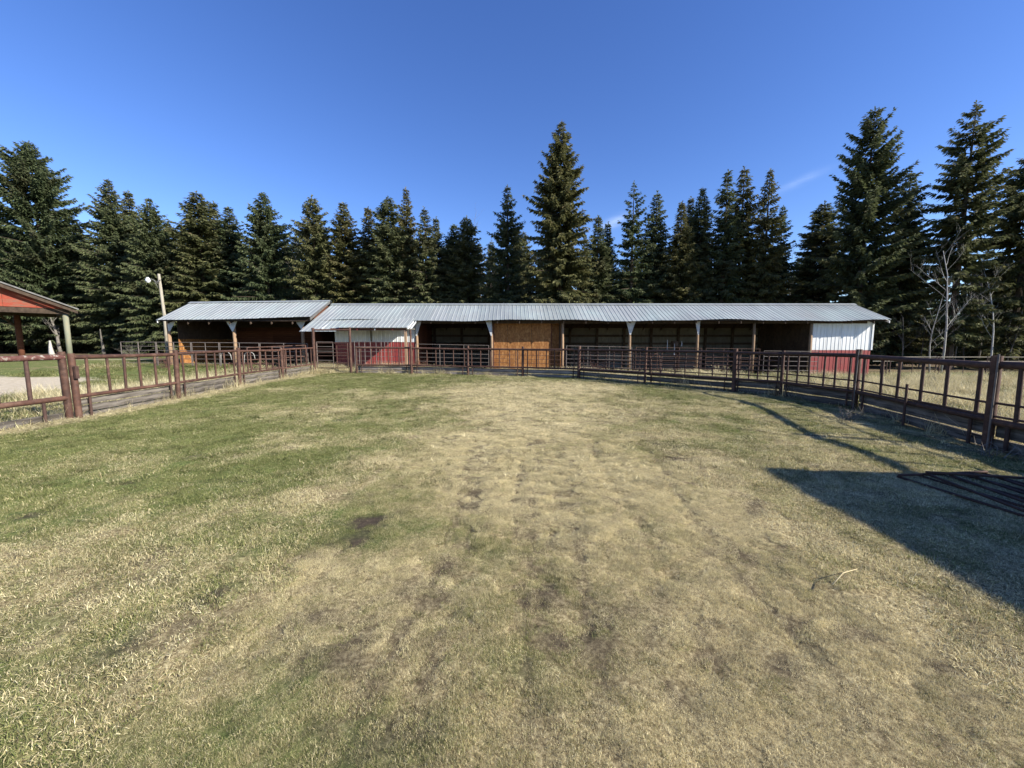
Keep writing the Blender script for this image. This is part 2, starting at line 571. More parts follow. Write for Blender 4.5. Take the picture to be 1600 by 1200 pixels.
def masks(x, y):
    """dryness, bare soil, dirt road and leaf litter over the ground"""
    x, y = np.asarray(x, float), np.asarray(y, float)
    inn = inside(x, y, PEN)
    big = fbm(x * .42, y * .42, 21, 4) - .5
    mid = fbm(x * 1.5, y * 1.5, 31, 3) - .5
    dry = .55 + .95 * big + .85 * mid
    dry += .40 * np.exp(-((x - .5 - .06 * y) / (1.7 + .10 * y)) ** 2) * (1 - sstep(y, 13, 17))               # the trampled middle of the pen
    dry -= .24 * sstep(-x, 1.6, 4.5) * sstep(y, 2.0, 4.5)
    dry -= .45 * np.exp(-((y - 17.6 + .15 * np.abs(x - 1)) / 1.5) ** 2) # greener by the far planks
    for g in ((560, 668, 1.9, .5, .35), (430, 725, 1.6, .42, .6), (340, 770, .9, .35, .6), (180, 680, 2.2, .5, .25), (640, 830, .8, .5, 0), (960, 560, 2, .5, 0), (90, 690, 2.0, .4, .3)):
        dry -= .34 * blob(x, y, *g)
    dl, dr = seg_dist(x, y, LF), seg_dist(x, y, RF)
    dry += .9 * np.exp(-(dl / .33) ** 2)                                # straw blown against the planks
    dry = np.where(inn & (dl > .45), dry - .22 * np.exp(-((dl - .9) / .5) ** 2), dry)
    out = ~inn
    left = out & (x < -8)
    lawn = .30 + .7 * big + .4 * mid + .75 * np.exp(-((x + 12.2 - .12 * (y - 12)) / 1.5) ** 2) * sstep(y, 9, 12)
    lawn += .6 * np.exp(-(dl / .8) ** 2)
    dry = np.where(left, lawn, dry)
    field = .62 + .8 * big + .4 * mid - .35 * sstep(y, 15, 20)
    dry = np.where(out & (x > 2.5), field, dry)
    strip = .72 + .6 * big + .5 * mid
    dry = np.where(out & (np.abs(x) < 12) & (y > 19.2), strip, dry)
    bare = np.zeros_like(dry)
    for b_ in ((575, 815, .32, .22, .5, .9), (540, 850, .35, .2, .6, .7), (1035, 695, .35, .28, 0, .9), (1050, 715, .3, .2, 0, .8), (690, 905, .10, .30, 0, .85), (640, 925, .10, .2, 0, .6), (815, 925, .06, .35, .1, .8),
               (845, 930, .06, .25, .1, .7), (870, 925, .05, .2, .1, .8), (900, 1010, .3, .2, 0, .6), (985, 965, .35, .2, .4, .55), (770, 670, .3, .25, 0, .5), (500, 965, .25, .12, .4, .55), (250, 1000, .3, .15, .5, .5), (760, 760, .12, .2, 0, .35)):
        bare = np.maximum(bare, b_[5] * blob(x, y, *b_[:5]) * (0.45 + 1.1 * fbm(x * 9, y * 9, 44, 2)))
    spots = .5 * fbm(x * 2.2, y * 2.2, 77, 3) + .5 * fbm(x * 7.5, y * 7.5, 79, 3)
    bare = np.maximum(bare, .55 * sstep(spots, .60, .68) * np.where(inn, 1, .3))
    fade = sstep(y, 1.0, 1.8) * (1 - sstep(y, 4.5, 8))
    rows = np.zeros_like(dry)
    for c, s in TRACKS:
        d = x - (c + s * y + .06 * np.sin(y * 1.3 + c * 5))
        rows = np.maximum(rows, fade * np.exp(-(d / .058) ** 2) * sstep(fbm(x * 6 + c * 31, y * 1.6, 91, 3), .36, .56))
    bare = np.maximum(bare, .8 * np.exp(-((dr - .25) / .35) ** 2) * np.where(y < 16, 1, 0) * (0.3 + .9 * fbm(x * 4, y * 4, 55, 2)))
    # hollows left by a tractor tyre: five short bars beside each other
    pa = G(735, 778)
    u, w = x - pa.x, y - pa.y
    bars = np.exp(-(w / .30) ** 4) * np.exp(-((u + .22 * w) / .26) ** 4) * (np.sin((u - .28 * w) * 2 * math.pi / .125) > .35)
    bare = np.clip(1.3 * bare * (.35 + 1.0 * fbm(x * 8, y * 8, 93, 3)), 0, 1)
    bare = np.maximum(bare, np.maximum(.92 * bars, .72 * rows))
    dry = dry + .35 * np.exp(-(w / .34) ** 4) * np.exp(-((u + .22 * w) / .30) ** 4)
    dirt = np.exp(-(((x + 21.0) / 7.5) ** 2 + ((y - 14.6 + .30 * (x + 21)) / 4.6) ** 2) * 1.1)
    dirt = sstep(dirt + .5 * big, .38, .62) * np.where(left, 1, 0)
    trk = np.exp(-((y - 27.0 - .10 * (x + 30)) / .45) ** 2) * sstep(-x, 17, 21)
    dirt = np.maximum(dirt, trk * .85)
    barn = sstep(y, 21.9, 22.4) * (1 - sstep(y, 27, 27.6)) * sstep(x, -19.9, -19.2) * (1 - sstep(x, 16.5, 17.2))
    litter = np.maximum(sstep(y + 3 * big, 33, 36) * .9, barn * .75)
    litter = np.where((x > 18) & (y > 20), np.maximum(litter, .75 * sstep(y + 4 * big, 24, 30)), litter)
    return np.clip(dry, 0, 1.15), np.clip(bare, 0, 1), dirt, np.clip(litter, 0, 1)

# ------------------------------------------------------------------ ground
def far(a, b, n):
    return list(np.sign(a) * np.geomspace(abs(a), abs(b), n))
xs = np.array(sorted(far(-26, -600, 12) + list(np.arange(-25, -11.2, .5)) + list(np.arange(-11.2, -4, .10)) + list(np.arange(-4, 5, .06)) + list(np.arange(5, 10, .10)) + list(np.arange(10, 25, .5)) + far(25.5, 600, 12)))
ys = np.array(sorted(far(-5, -300, 7) + list(np.arange(-4.5, .6, .4)) + list(np.arange(.7, 8, .06)) + list(np.arange(8, 20.6, .12)) + list(np.arange(20.7, 46, .5)) + far(47, 900, 12)))
XX, YY = np.meshgrid(xs, ys)
co = np.stack([XX, YY, gz(XX, YY)], -1).reshape(-1, 3)
nx, ny = len(xs), len(ys)
idx = np.arange(nx * ny).reshape(ny, nx)
fc = np.stack([idx[:-1, :-1], idx[:-1, 1:], idx[1:, 1:], idx[1:, :-1]], -1).reshape(-1, 4)
d_, b_, r_, l_ = masks(co[:, 0], co[:, 1])
g = put('ground', mesh_np('ground', co, fc, 'pasture_ground', True, {'dry': d_, 'bare': b_, 'dirt': r_, 'litter': l_}))
g['kind'] = 'structure'

# ------------------------------------------------------------------ the barn
EY, WY, RY, BY = 22.0, 22.58, 24.5, 27.4          # eave, front wall, ridge, back wall
def zat(py, Y):
    return P(800, py, Y).z
def xat(px, Y, py=520):
    return P(px, py, Y).x

EZ, RZ = zat(500.3, EY), zat(475.3, RY)
SL = (RZ - EZ) / (RY - EY)
MX0, MX1 = xat(521, RY), xat(1330, RY)           # main roof ends
EXT_Y = 20.55                                    # eave of the lean-to in front of the red wall

def panel_mesh(name, w, p_lo, p_hi, mat, wave_lo=(0, 0), wave_hi=(0, 0), pitch=.2286, rib=.017):
    """one ribbed steel sheet, w wide along x, from (y,z) p_lo to (y,z) p_hi"""
    d = Vector((0, p_hi[0] - p_lo[0], p_hi[1] - p_lo[1])).normalized()
    nrm = Vector((0, -d.z, d.y))
    xs_, hs_ = [], []
    k = 0
    n = max(1, int(round(w / pitch)))
    pw = w / n
    for k in range(n):
        for fx, hh in ((0, 0), (.40, 0), (.455, 1), (.545, 1), (.60, 0)):
            xs_.append((k + fx) * pw)
            hs_.append(hh * rib)
    xs_.append(w)
    hs_.append(0)
    vs = []
    for (py_, pz_), wv in ((p_lo, wave_lo), (p_hi, wave_hi)):
        for x, h in zip(xs_, hs_):
            t = x / w
            vs.append((x, py_ + nrm.y * h, pz_ + nrm.z * h + wv[0] * (1 - t) + wv[1] * t))
    m = len(xs_)
    fs = [(j, j + 1, m + j + 1, m + j) for j in range(m - 1)]
    me = bpy.data.meshes.new(name)
    me.from_pydata(vs, [], fs)
    me.materials.append(M[mat])
    me.update()
    return me

def eave_wave(x):
    return .045 * math.sin(x * .62 + .6) + .022 * math.sin(x * 1.55 + 2.0) - .004 * math.cos(x * .2)

barn = thing('cattle_barn', 'long low open-fronted barn with ribbed steel roof and red and white walls', 'barn', (0, EY, 0))

def bp(name, mat, lo, hi, par=None):
    m = MB()
    o = (par or barn).location
    m.box(Vector(lo) - o, Vector(hi) - o)
    return m.build(name, mat, par or barn)

PW = .9144
n_main = int(round((MX1 - MX0) / PW))
pw = (MX1 - MX0) / n_main
EXT_X1 = xat(636, EXT_Y)
for k in range(n_main):
    x0 = MX0 + k * pw
    jz = rng.uniform(-.006, .006)
    w0, w1 = eave_wave(x0) + jz, eave_wave(x0 + pw) + jz
    lo = (0 - .02 * rng.random(), EZ)
    put('roof_panel', panel_mesh('roof_panel', pw + .03, (lo[0], lo[1]), (RY - EY, RZ), 'roof_metal', (w0, w1), (jz, jz)), barn, (x0, 0, 0))
    put('roof_panel', panel_mesh('roof_panel', pw + .03, (RY - EY, RZ - .004), (BY + .5 - EY, RZ - SL * (BY + .5 - RY)), 'roof_metal'), barn, (x0, 0, 0))
ridge = MB()
for s in (-1, 1):
    a, b = (RY - EY, RZ + .045), (RY - EY + s * .22, RZ + .045 - .22 * SL)
    ridge.add([(MX0 - .02, a[0], a[1]), (MX1 + .05, a[0], a[1]), (MX1 + .05, b[0], b[1]), (MX0 - .02, b[0], b[1])], [(0, 1, 2, 3)])
ridge.build('ridge_cap', 'roof_metal', barn)
# lean-to sheets that carry the roof forward over the red and white wall
n_ext = int(round((EXT_X1 - MX0) / PW))
pe = (EXT_X1 - MX0) / n_ext
for k in range(n_ext):
    x0 = MX0 + k * pe
    step = .06 if k * pe > 1.5 else -.03                     # the first two sheets hang lower
    yl = (EXT_Y - EY) + (.16 if k * pe > 1.5 else 0)
    zl = EZ - SL * 1.02 * (EY - EXT_Y) + (.20 if k * pe > 1.5 else .0)
    put('leanto_panel', panel_mesh('leanto_panel', pe + .03, (yl, zl), (.35, EZ + SL * .35 - .014), 'roof_metal'), barn, (x0, 0, 0))
# rake and fascia boards
def slab(name, mat, x0, x1, yz0, yz1, th, par=barn):
    """sloping board in the y-z plane"""
    m = MB()
    (y0, z0), (y1, z1) = yz0, yz1
    vs = []
    for x in (x0, x1):
        vs += [(x, y0, z0 - th), (x, y1, z1 - th), (x, y1, z1), (x, y0, z0)]
    m.add(vs, [(0, 1, 2, 3), (7, 6, 5, 4), (0, 4, 5, 1), (1, 5, 6, 2), (2, 6, 7, 3), (3, 7, 4, 0)])
    return m.build(name, mat, par)
for x in (MX1 - .06,):
    slab('rake_board', 'white_paint', x, x + .035, (.02, EZ - .03), (RY - EY, RZ - .03), .12)
    slab('rake_board', 'white_paint', x, x + .035, (RY - EY, RZ - .03), (BY + .45 - EY, RZ - SL * (BY + .45 - RY) - .03), .12)
slab('rake_board', 'white_paint', EXT_X1 - .03, EXT_X1, (EXT_Y - EY + .18, EZ - SL * (EY - EXT_Y) + .20), (.1, EZ + .03), .13)
# ground line under the barn and the posts of the open front
def gb(x, y=WY):
    return float(gz0(x, y))
POST_PX = (651, 768, 879, 984, 1090, 1178, 1267)
POSTX = [xat(p, WY) for p in POST_PX]
BEAM_T, BEAM_B = EZ + .10, EZ - .15
hx = [xat(523, WY)] + POSTX
for a, b in zip(hx[:-1], hx[1:]):
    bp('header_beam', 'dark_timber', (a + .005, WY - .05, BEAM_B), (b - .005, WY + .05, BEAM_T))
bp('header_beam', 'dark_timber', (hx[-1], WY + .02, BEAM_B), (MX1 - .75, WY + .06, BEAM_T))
barn_posts = []
for k, x in enumerate(POSTX):
    m = MB()
    r0 = .085
    m.tube([(0, 0, gb(x) - .3), (.01, 0, 1.2), (0, 0, BEAM_B - .004)], [r0, r0 * .95, r0 * .9], 10)
    barn_posts.append(m.build('post', 'timber', barn, True, (x, WY - EY, 0)))
def gusset(par, x, y, zt, wl, wr, h, post, mat='gusset_white'):
    m = MB()
    vs = []
    for yy in (y, y + .022):
        vs += [(x - wl, yy, zt), (x + wr, yy, zt), (x + .03, yy, zt - h), (x - .03, yy, zt - h)]
    m.add(vs, [(0, 3, 2, 1), (4, 5, 6, 7), (0, 1, 5, 4), (1, 2, 6, 5), (2, 3, 7, 6), (3, 0, 4, 7)])
    o = m.build('gusset', mat, post)
    o.location = -par.location - post.location
    return o
gy = WY - .12
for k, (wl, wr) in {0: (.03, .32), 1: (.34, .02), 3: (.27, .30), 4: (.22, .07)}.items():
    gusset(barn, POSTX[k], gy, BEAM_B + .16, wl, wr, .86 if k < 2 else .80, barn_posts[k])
# added dark boards that blacken the underside of the sheets, standing in for shade
for k in range(8):
    xa, xb = MX0 + .06 + (MX1 - MX0 - .16) * k / 8, MX0 + .06 + (MX1 - MX0 - .16) * (k + 1) / 8 - .01
    slab('shade_deck', 'dark_timber', xa, xb, (.10, EZ + SL * .10 - .062), (RY - EY, RZ - .03), .018)
    slab('shade_deck', 'dark_timber', xa, xb, (RY - EY + .004, RZ - .035), (BY + .3 - EY, RZ - SL * (BY + .3 - RY) - .035), .018)
# rafters
for k in range(27):
    x = MX0 + .35 + k * 1.22
    if x < MX1 - .1:
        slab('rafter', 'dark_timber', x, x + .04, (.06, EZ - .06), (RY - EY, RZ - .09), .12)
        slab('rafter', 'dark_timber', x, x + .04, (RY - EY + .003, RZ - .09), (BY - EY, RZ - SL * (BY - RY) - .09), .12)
for k in range(6):
    x = hx[0] + .1 + k * .92
    slab('rafter', 'siding_red' if k < 5 and k % 3 else 'gusset_white', x, x + .045, (EXT_Y - EY + .22, EZ - SL * (EY - EXT_Y) + .16), (.3, EZ + .06), .11)
bp('leanto_beam', 'brown_board', (xat(517, EXT_Y + .3), EXT_Y + .26, EZ - SL * (EY - EXT_Y) + .05), (EXT_X1 - .06, EXT_Y + .33, EZ - SL * (EY - EXT_Y) + .16))
bp('leanto_post', 'timber', (EXT_X1 - .22, EXT_Y + .25, -.3), (EXT_X1 - .1, EXT_Y + .37, EZ - SL * (EY - EXT_Y) + .045))

def wall_run(x0, x1, y, ztop, zsplit, mat_lo='siding_red', mat_hi='siding_white', par=barn):
    n = max(1, int(round((x1 - x0) / PW)))
    w = (x1 - x0) / n
    for k in range(n):
        xa = x0 + k * w
        zb = gb(xa, y) - .06
        o = put('wall_panel', panel_mesh('wall_panel', w + .012, (0, 0), (0, ztop - zsplit), mat_hi, rib=.013), par, (xa, y - par.location.y - .004, zsplit))
        o2 = put('wainscot_panel', panel_mesh('wainscot_panel', w + .012, (0, 0), (0, zsplit + .03 - zb), mat_lo, rib=.013), par, (xa, y - par.location.y, zb))
# red and white wall at the left and at the right end
LW0, LW1 = xat(523, WY), POSTX[0] - .1
wall_run(LW0, LW1, WY, BEAM_B + .02, zat(534.5, WY))
RW0, RW1 = xat(1268.5, WY), xat(1363.5, WY)
wall_run(RW0, RW1, WY + .05, EZ + .12, zat(547, WY))
bp('corner_trim', 'siding_white', (RW1 - .02, WY + .0, zat(547, WY) + .01), (RW1 + .07, WY + .09, EZ + .12))
bp('wall_batten', 'dark_timber', (xat(580, WY) - .03, WY - .06, zat(534.5, WY) + .01), (xat(580, WY) + .03, WY - .03, BEAM_B))
# right end wall, left end wall and back wall
def end_wall(x, y0, y1, ztop_fn, mat, name='end_wall', par=barn, zb=-.5):
    m = MB()
    n = 6
    for k in range(n):
        ya, yb = y0 + (y1 - y0) * k / n, y0 + (y1 - y0) * (k + 1) / n
        q = MB()
        vs = []
        for xx in (x, x + .04):
            vs += [(xx, ya + .003, zb), (xx, yb - .003, zb), (xx, yb - .003, ztop_fn(yb)), (xx, ya + .003, ztop_fn(ya))]
        q.add(vs, [(0, 1, 2, 3), (7, 6, 5, 4), (0, 4, 5, 1), (1, 5, 6, 2), (2, 6, 7, 3), (3, 7, 4, 0)])
        o = q.build(name, mat, par)
        o.location = -par.location
roofz = lambda y: (EZ + SL * (y - EY) if y < RY else RZ - SL * (y - RY)) - .06
end_wall(RW1 + .01, WY + .1, BY, roofz, 'siding_red', 'end_wall_panel')
end_wall(RW0 - .02, WY + .12, BY, roofz, 'dark_timber', 'partition_board')
end_wall(LW1 - .04, WY + .1, BY, roofz, 'brown_board', 'partition_board')
end_wall(xat(875, WY), WY + .1, BY, roofz, 'dark_timber', 'partition_board')
end_wall(xat(768, WY) + .1, WY + .1, BY, roofz, 'brown_board', 'partition_board')
zbk = roofz(BY)
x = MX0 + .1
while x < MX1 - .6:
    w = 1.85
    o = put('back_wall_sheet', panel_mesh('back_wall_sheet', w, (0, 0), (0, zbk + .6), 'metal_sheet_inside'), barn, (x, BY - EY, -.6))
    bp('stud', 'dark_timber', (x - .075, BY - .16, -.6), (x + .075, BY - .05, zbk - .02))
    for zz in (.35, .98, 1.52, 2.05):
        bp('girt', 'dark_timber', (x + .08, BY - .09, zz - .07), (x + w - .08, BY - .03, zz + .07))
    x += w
# boarded-up middle bay: upright sheets of strand board
def sheet(x0, x1, y, z0, z1, name='strand_board'):
    m = MB()
    m.box((0, 0, 0), (x1 - x0, .014, z1 - z0))
    return m.build(name, 'osb', barn, loc=(x0, y - EY, z0))
ox = [xat(p, WY) for p in (769, 792.3, 831, 861.5)]
for k, (a, b) in enumerate(zip(ox[:-1], ox[1:])):
    y = WY + .24 + .006 * (k % 2)
    sheet(a + .009, b - .009, y, gb(a) - .1, BEAM_B + .12)
sheet(ox[-1] + .004, xat(876.5, WY + .5), WY + .5, gb(3) - .1, BEAM_B + .1)
bp('wall_batten', 'brown_board', (ox[-1] - .02, WY + .265, -.3), (ox[-1] + .05, WY + .315, BEAM_B))

# ------------------------------------------------------------------ left shed under its own, slightly higher roof
SX0, SX1 = xat(302, RY), xat(518, RY)
SE0, SE1 = zat(499.8, EY), zat(495.6, EY)
SR0, SR1 = zat(472.5, RY), zat(470.0, RY)
shed = thing('open_shed', 'open timber shed with a higher ribbed steel roof left of the long barn', 'shed', (0, EY, 0))
ns = int(round((SX1 - SX0) / PW))
ps = (SX1 - SX0) / ns
for k in range(ns):
    x0 = SX0 + k * ps
    t0, t1 = k / ns, (k + 1) / ns
    ez, rz = SE0 + (SE1 - SE0) * t0, SR0 + (SR1 - SR0) * t0
    de, dr_ = (SE1 - SE0) / ns, (SR1 - SR0) / ns
    jz = rng.uniform(-.005, .005)
    sg = -.03 * math.sin(math.pi * t0 * 1.6)
    put('roof_panel', panel_mesh('roof_panel', ps + .03, (-.02 * rng.random(), ez), (RY - EY, rz), 'roof_metal', (jz + sg, de + jz + sg), (jz, dr_ + jz)), shed, (x0, 0, 0))
    put('roof_panel', panel_mesh('roof_panel', ps + .03, (RY - EY, rz - .004), (BY + .5 - EY, rz - SL * (BY + .5 - RY)), 'roof_metal'), shed, (x0, 0, 0))
ridge = MB()
for s in (-1, 1):
    ridge.add([(SX0 - .02, RY - EY, SR0 + .04), (SX1 + .04, RY - EY, SR1 + .04), (SX1 + .04, RY - EY + s * .22, SR1 + .04 - .22 * SL), (SX0 - .02, RY - EY + s * .22, SR0 + .04 - .22 * SL)], [(0, 1, 2, 3)])
ridge.build('ridge_cap', 'roof_metal', shed)
slab('rake_board', 'drip_edge', SX1 - .03, SX1 + .004, (.02, SE1 - .02), (RY - EY, SR1 - .02), .13, shed)
slab('rake_board', 'white_paint', SX0 + .03, SX0 + .06, (.02, SE0 - .03), (RY - EY, SR0 - .03), .13, shed)
sroof = lambda y: (SE0 + (SR0 - SE0) / (RY - EY) * (y - EY) if y < RY else SR0 - SL * (y - RY)) - .07
spx = [xat(264, WY), xat(366, WY), xat(473, WY)]
for a, b in zip(spx[:-1], spx[1:]):
    bp('header_beam', 'dark_timber', (a + .06, WY - .05, SE0 - .02), (b - .06, WY + .05, SE0 + .13), shed)
shed_posts = []
for x in spx:
    m = MB()
    m.tube([(0, 0, gb(x) - .3), (0, .01, 1.4), (0, 0, SE0 + .12)], [.10, .095, .09], 10)
    shed_posts.append(m.build('post', 'timber', shed, True, (x, WY - EY, 0)))
zt = SE0 + .11
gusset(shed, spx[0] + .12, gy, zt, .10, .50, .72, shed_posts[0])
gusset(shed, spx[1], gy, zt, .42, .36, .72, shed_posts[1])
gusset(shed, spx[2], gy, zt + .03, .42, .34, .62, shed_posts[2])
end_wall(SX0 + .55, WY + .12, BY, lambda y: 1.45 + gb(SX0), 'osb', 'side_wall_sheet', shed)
end_wall(SX0 + .55, WY + .12, BY, sroof, 'dark_timber', 'side_wall_shade', shed, 1.455 + gb(SX0))  # upper wall coloured dark to carry the shadow inside the shed
for k in range(3):  # added dark boards again, the gloom under this roof put into their colour
    xa, xb = SX0 + .06 + (SX1 - SX0 - .1) * k / 3, SX0 + .06 + (SX1 - SX0 - .1) * (k + 1) / 3 - .01
    slab('shade_deck', 'dark_timber', xa, xb, (.10, SE0 + SL * .10 - .09), (RY - EY, SR0 - .06), .018, shed)
    slab('shade_deck', 'dark_timber', xa, xb, (RY - EY + .004, SR0 - .06), (BY + .3 - EY, SR0 - SL * (BY + .3 - RY) - .06), .018, shed)
end_wall(SX1 - .25, WY + .3, BY, sroof, 'brown_board', 'partition_board', shed)
zbs = sroof(BY)
nb = 10
for r_i in range(nb):
    z0 = -.1 + r_i * (zbs + .05) / nb
    for c_i in range(3):
        xa = SX0 + .6 + c_i * (SX1 - SX0 - .85) / 3
        xb = SX0 + .6 + (c_i + 1) * (SX1 - SX0 - .85) / 3
        plank(shed, 'back_board', (xa + .006, BY, z0 + .13), (xb - .006, BY, z0 + .13), (zbs + .05) / nb + .01, .03, 'brown_board', r_i * 3 + c_i)
for k in range(8):
    x = SX0 + .5 + k * 1.15
    slab('rafter', 'dark_timber', x, x + .04, (.06, SE0 - .12), (RY - EY, SR0 - .10), .12, shed)
bp('loft_rail', 'brown_board', (spx[0] + .2, BY - .25, zat(517, BY)), (spx[2] - .2, BY - .2, zat(517, BY) + .2), shed)

# ------------------------------------------------------------------ fences of the pen
def rail_z(a, z):
    return Vector((a.x, a.y, float(gz0(a.x, a.y)) + z))

left_in = lambda a, b: Vector(((b - a).y, -(b - a).x)).normalized()   # to the right of travel

def bay(f, a, b, zt, zl, rr, npk, rp, stubs=True, planks=((.0, .20), (.215, .20)), inset=.1, side=1, mat='rust', seed=0, pmat='old_plank', mid=()):
    """everything between two posts: two rails, pickets, planks low down, short stubs holding them"""
    pipe(f, 'rail', rail_z(a, zt), rail_z(b, zt + rng.uniform(-.03, .03)), rr, mat, 12)
    pipe(f, 'rail', rail_z(a, zl), rail_z(b, zl + rng.uniform(-.02, .02)), rr * .92, mat, 12)
    for zm in mid:
        pipe(f, 'rail', rail_z(a, zm), rail_z(b, zm + rng.uniform(-.02, .02)), .018, 'rust_dark', 8)
    d = (b - a)
    for k in range(npk):
        t = (k + .55) / npk + rng.uniform(-.02, .02)
        p = a + d * min(t, .965)
        tl = Vector((rng.uniform(-.012, .012), rng.uniform(-.012, .012)))
        pipe(f, 'picket', rail_z(p, zl + rr * .5), rail_z(p + tl, zt - rr * .5), rp, mat, 8)
    n = left_in(a, b) * side
    for k, (z0, h) in enumerate(planks):
        p, q = a + d * (inset / d.length) - n * .07, b - d * (inset / d.length) - n * .07
        plank(f, 'plank', rail_z(p, z0 + h / 2), rail_z(q, z0 + h / 2 + rng.uniform(-.012, .012)), h, .045, pmat, seed * 10 + k, 5)
    if stubs:
        for t in (.09, .91):
            p = a + d * t + n * .012
            pipe(f, 'stub', rail_z(p, -.15), rail_z(p, zl - rr * .6), rp * .9, 'rust_dark', 8)

def fpost(f, p, h, r, mat='rust', n=12):
    return pipe(f, 'post', rail_z(p, -.4), rail_z(p + Vector((rng.uniform(-.025, .025), rng.uniform(-.025, .025))), h + rng.uniform(-.02, .03)), r, mat, n)

lf = thing('pipe_fence', 'rusty pipe fence with grey planks along the left side of the pen', 'fence', (LF[2].x, LF[2].y, 0))
for k in range(1, 5):
    bay(lf, LF[k], LF[k + 1], 1.29, .47, .048 - .003 * k, 6, .028, planks=((-.03, .125), (.115, .135), (.272, .125)), seed=k)
for k in range(1, 5):
    fpost(lf, LF[k], 1.38, .060)
lf0 = thing('pipe_fence', 'lichen-spotted pipe fence section at far left ending beside the double post', 'fence', (LF[0].x, LF[0].y, 0))
p1 = Vector((LF[1].x - .05, LF[1].y - .135))
pipe(lf0, 'rail', rail_z(LF[0], 1.30), rail_z(p1, 1.30), .055, 'rust_lichen', 12)
pipe(lf0, 'rail', rail_z(LF[0], .46), rail_z(p1, .46), .052, 'rust', 12)
for t in (.08, .28, .46, .63, .79):
    p = LF[0] + (p1 - LF[0]) * t
    pipe(lf0, 'picket', rail_z(p, .5), rail_z(p, 1.26), .032, 'rust_dark', 8)
fpost(lf0, p1, 1.40, .062)
fpost(lf0, LF[0], 1.38, .07)
plank(lf0, 'plank', rail_z(LF[0] + Vector((.1, 0)), .07), rail_z(p1 + Vector((-.05, -.1)), .07), .19, .05, 'old_plank', 91, 5)
pipe(lf0, 'stub', rail_z(LF[0] + (p1 - LF[0]) * .84 + Vector((.06, 0)), -.1), rail_z(LF[0] + (p1 - LF[0]) * .84 + Vector((.06, 0)), .42), .028, 'rust_dark', 8)
m = MB()
m.box((-.02, -.035, 0), (.02, .035, .26))
m.build('latch', 'rust_dark', lf, loc=Vector((LF[1].x + .075, LF[1].y - .03, .85)) - lf.location)

# gateway with tall frame at the far left corner
gp0, gp1 = LF[5] + Vector((.0, .12)), FF[0] + Vector((-.08, 0))
gf = thing('gateway_frame', 'tall rusty pipe frame over the gate in the far left corner', 'gate frame', (gp0.x, gp0.y, 0))
fpost(gf, gp0, zat(515, gp0.y) + .02, .068)
fpost(gf, gp1, zat(515, gp1.y) + .02, .062)
pipe(gf, 'header', (gp0.x - .04, gp0.y, zat(515.5, gp0.y)), (gp1.x + .04, gp1.y, zat(515.5, gp1.y)), .042, 'rust', 10)
gt = thing('pipe_gate', 'closed pipe gate of thin rails under the tall frame', 'gate', (gp0.x, gp0.y, 0))
ga, gb_ = gp0 + (gp1 - gp0) * .075, gp0 + (gp1 - gp0) * .93
for p in (ga, gb_):
    pipe(gt, 'stile', rail_z(p, .25), rail_z(p, 1.52), .024, 'rust_dark', 8)
for z in (.27, .52, .87, 1.02, 1.2, 1.5):
    pipe(gt, 'rail', rail_z(ga, z), rail_z(gb_, z), .019, 'rust_dark', 8)

# far fence
ff = thing('pipe_fence', 'rusty pipe fence with low planks across the far end of the pen', 'fence', (FF[2].x, FF[2].y, 0))
for k in range(4):
    bay(ff, FF[k] + (Vector((.22, 0)) if k == 0 else Vector((0, 0))), FF[k + 1], 1.27, .42, .044, 6, .024, planks=((.0, .13), (.155, .19)), inset=.03, side=1, seed=20 + k, pmat='plank_brown_grey')
    if k:
        fpost(ff, FF[k], 1.42, .056)
fpost(ff, FF[0] + Vector((.2, 0)), 1.3, .05)
# tall hitching post in that fence with a short cross pipe
hp = thing('tall_pipe_post', 'tall rusty pipe post with short cross bar before the lean-to corner', 'post', (FF[1].x, FF[1].y - .12, 0))
q = Vector((FF[1].x, FF[1].y - .13))
pipe(hp, 'post', rail_z(q, -.3), (q.x, q.y, zat(515, q.y)), .052, 'rust', 10)
pipe(hp, 'cross_bar', (q.x - .17, q.y, zat(514.5, q.y)), (q.x + .22, q.y, zat(514.5, q.y)), .03, 'weathered_pole', 8)
# right fence, three runs of the curve
rf = thing('pipe_fence', 'dark pipe fence with three low planks curving along the right side', 'fence', (RF[2].x, RF[2].y, 0))
mids = {0: (.56, .71, .86, 1.0, 1.14), 1: (.56, .71, .86, 1.0, 1.14), 2: (.58, .74, .9, 1.06), 3: (.68, .5), 4: (.70, .5), 5: (.70, .5), 6: (.7,)}
for k in range(7):  # the curve, bay by bay
    bay(rf, RF[k], RF[k + 1], 1.27, .42, .040 + .003 * k, (8, 7, 5, 6, 6, 5, 5)[k], .018 + .0022 * k, planks=((-.01, .10), (.13, .17), (.335, .14)) if k < 2 else ((.0, .165), (.19, .18), (.385, .05)), inset=.04, side=1, seed=40 + k, mid=mids[k], pmat='old_plank', mat='rust_dark')
for k in range(0, 8):
    fpost(rf, RF[k], 1.42 if k not in (2, 3) else 1.38, (.07, .045, .065, .045, .062, .06, .06, .06)[k])
for k in (4, 5):
    pipe(rf, 'stay', rail_z(RF[k] + Vector((-.12, -.1)), .0), rail_z(RF[k] + Vector((-.07, -.06)), 1.43), .012, 'grey_pipe', 8)
pipe(rf, 'stub', rail_z(RF[4] + (RF[5] - RF[4]) * .52 + Vector((-.1, 0)), -.1), rail_z(RF[4] + (RF[5] - RF[4]) * .52 + Vector((-.1, 0)), .80), .022, 'rust_dark', 8)

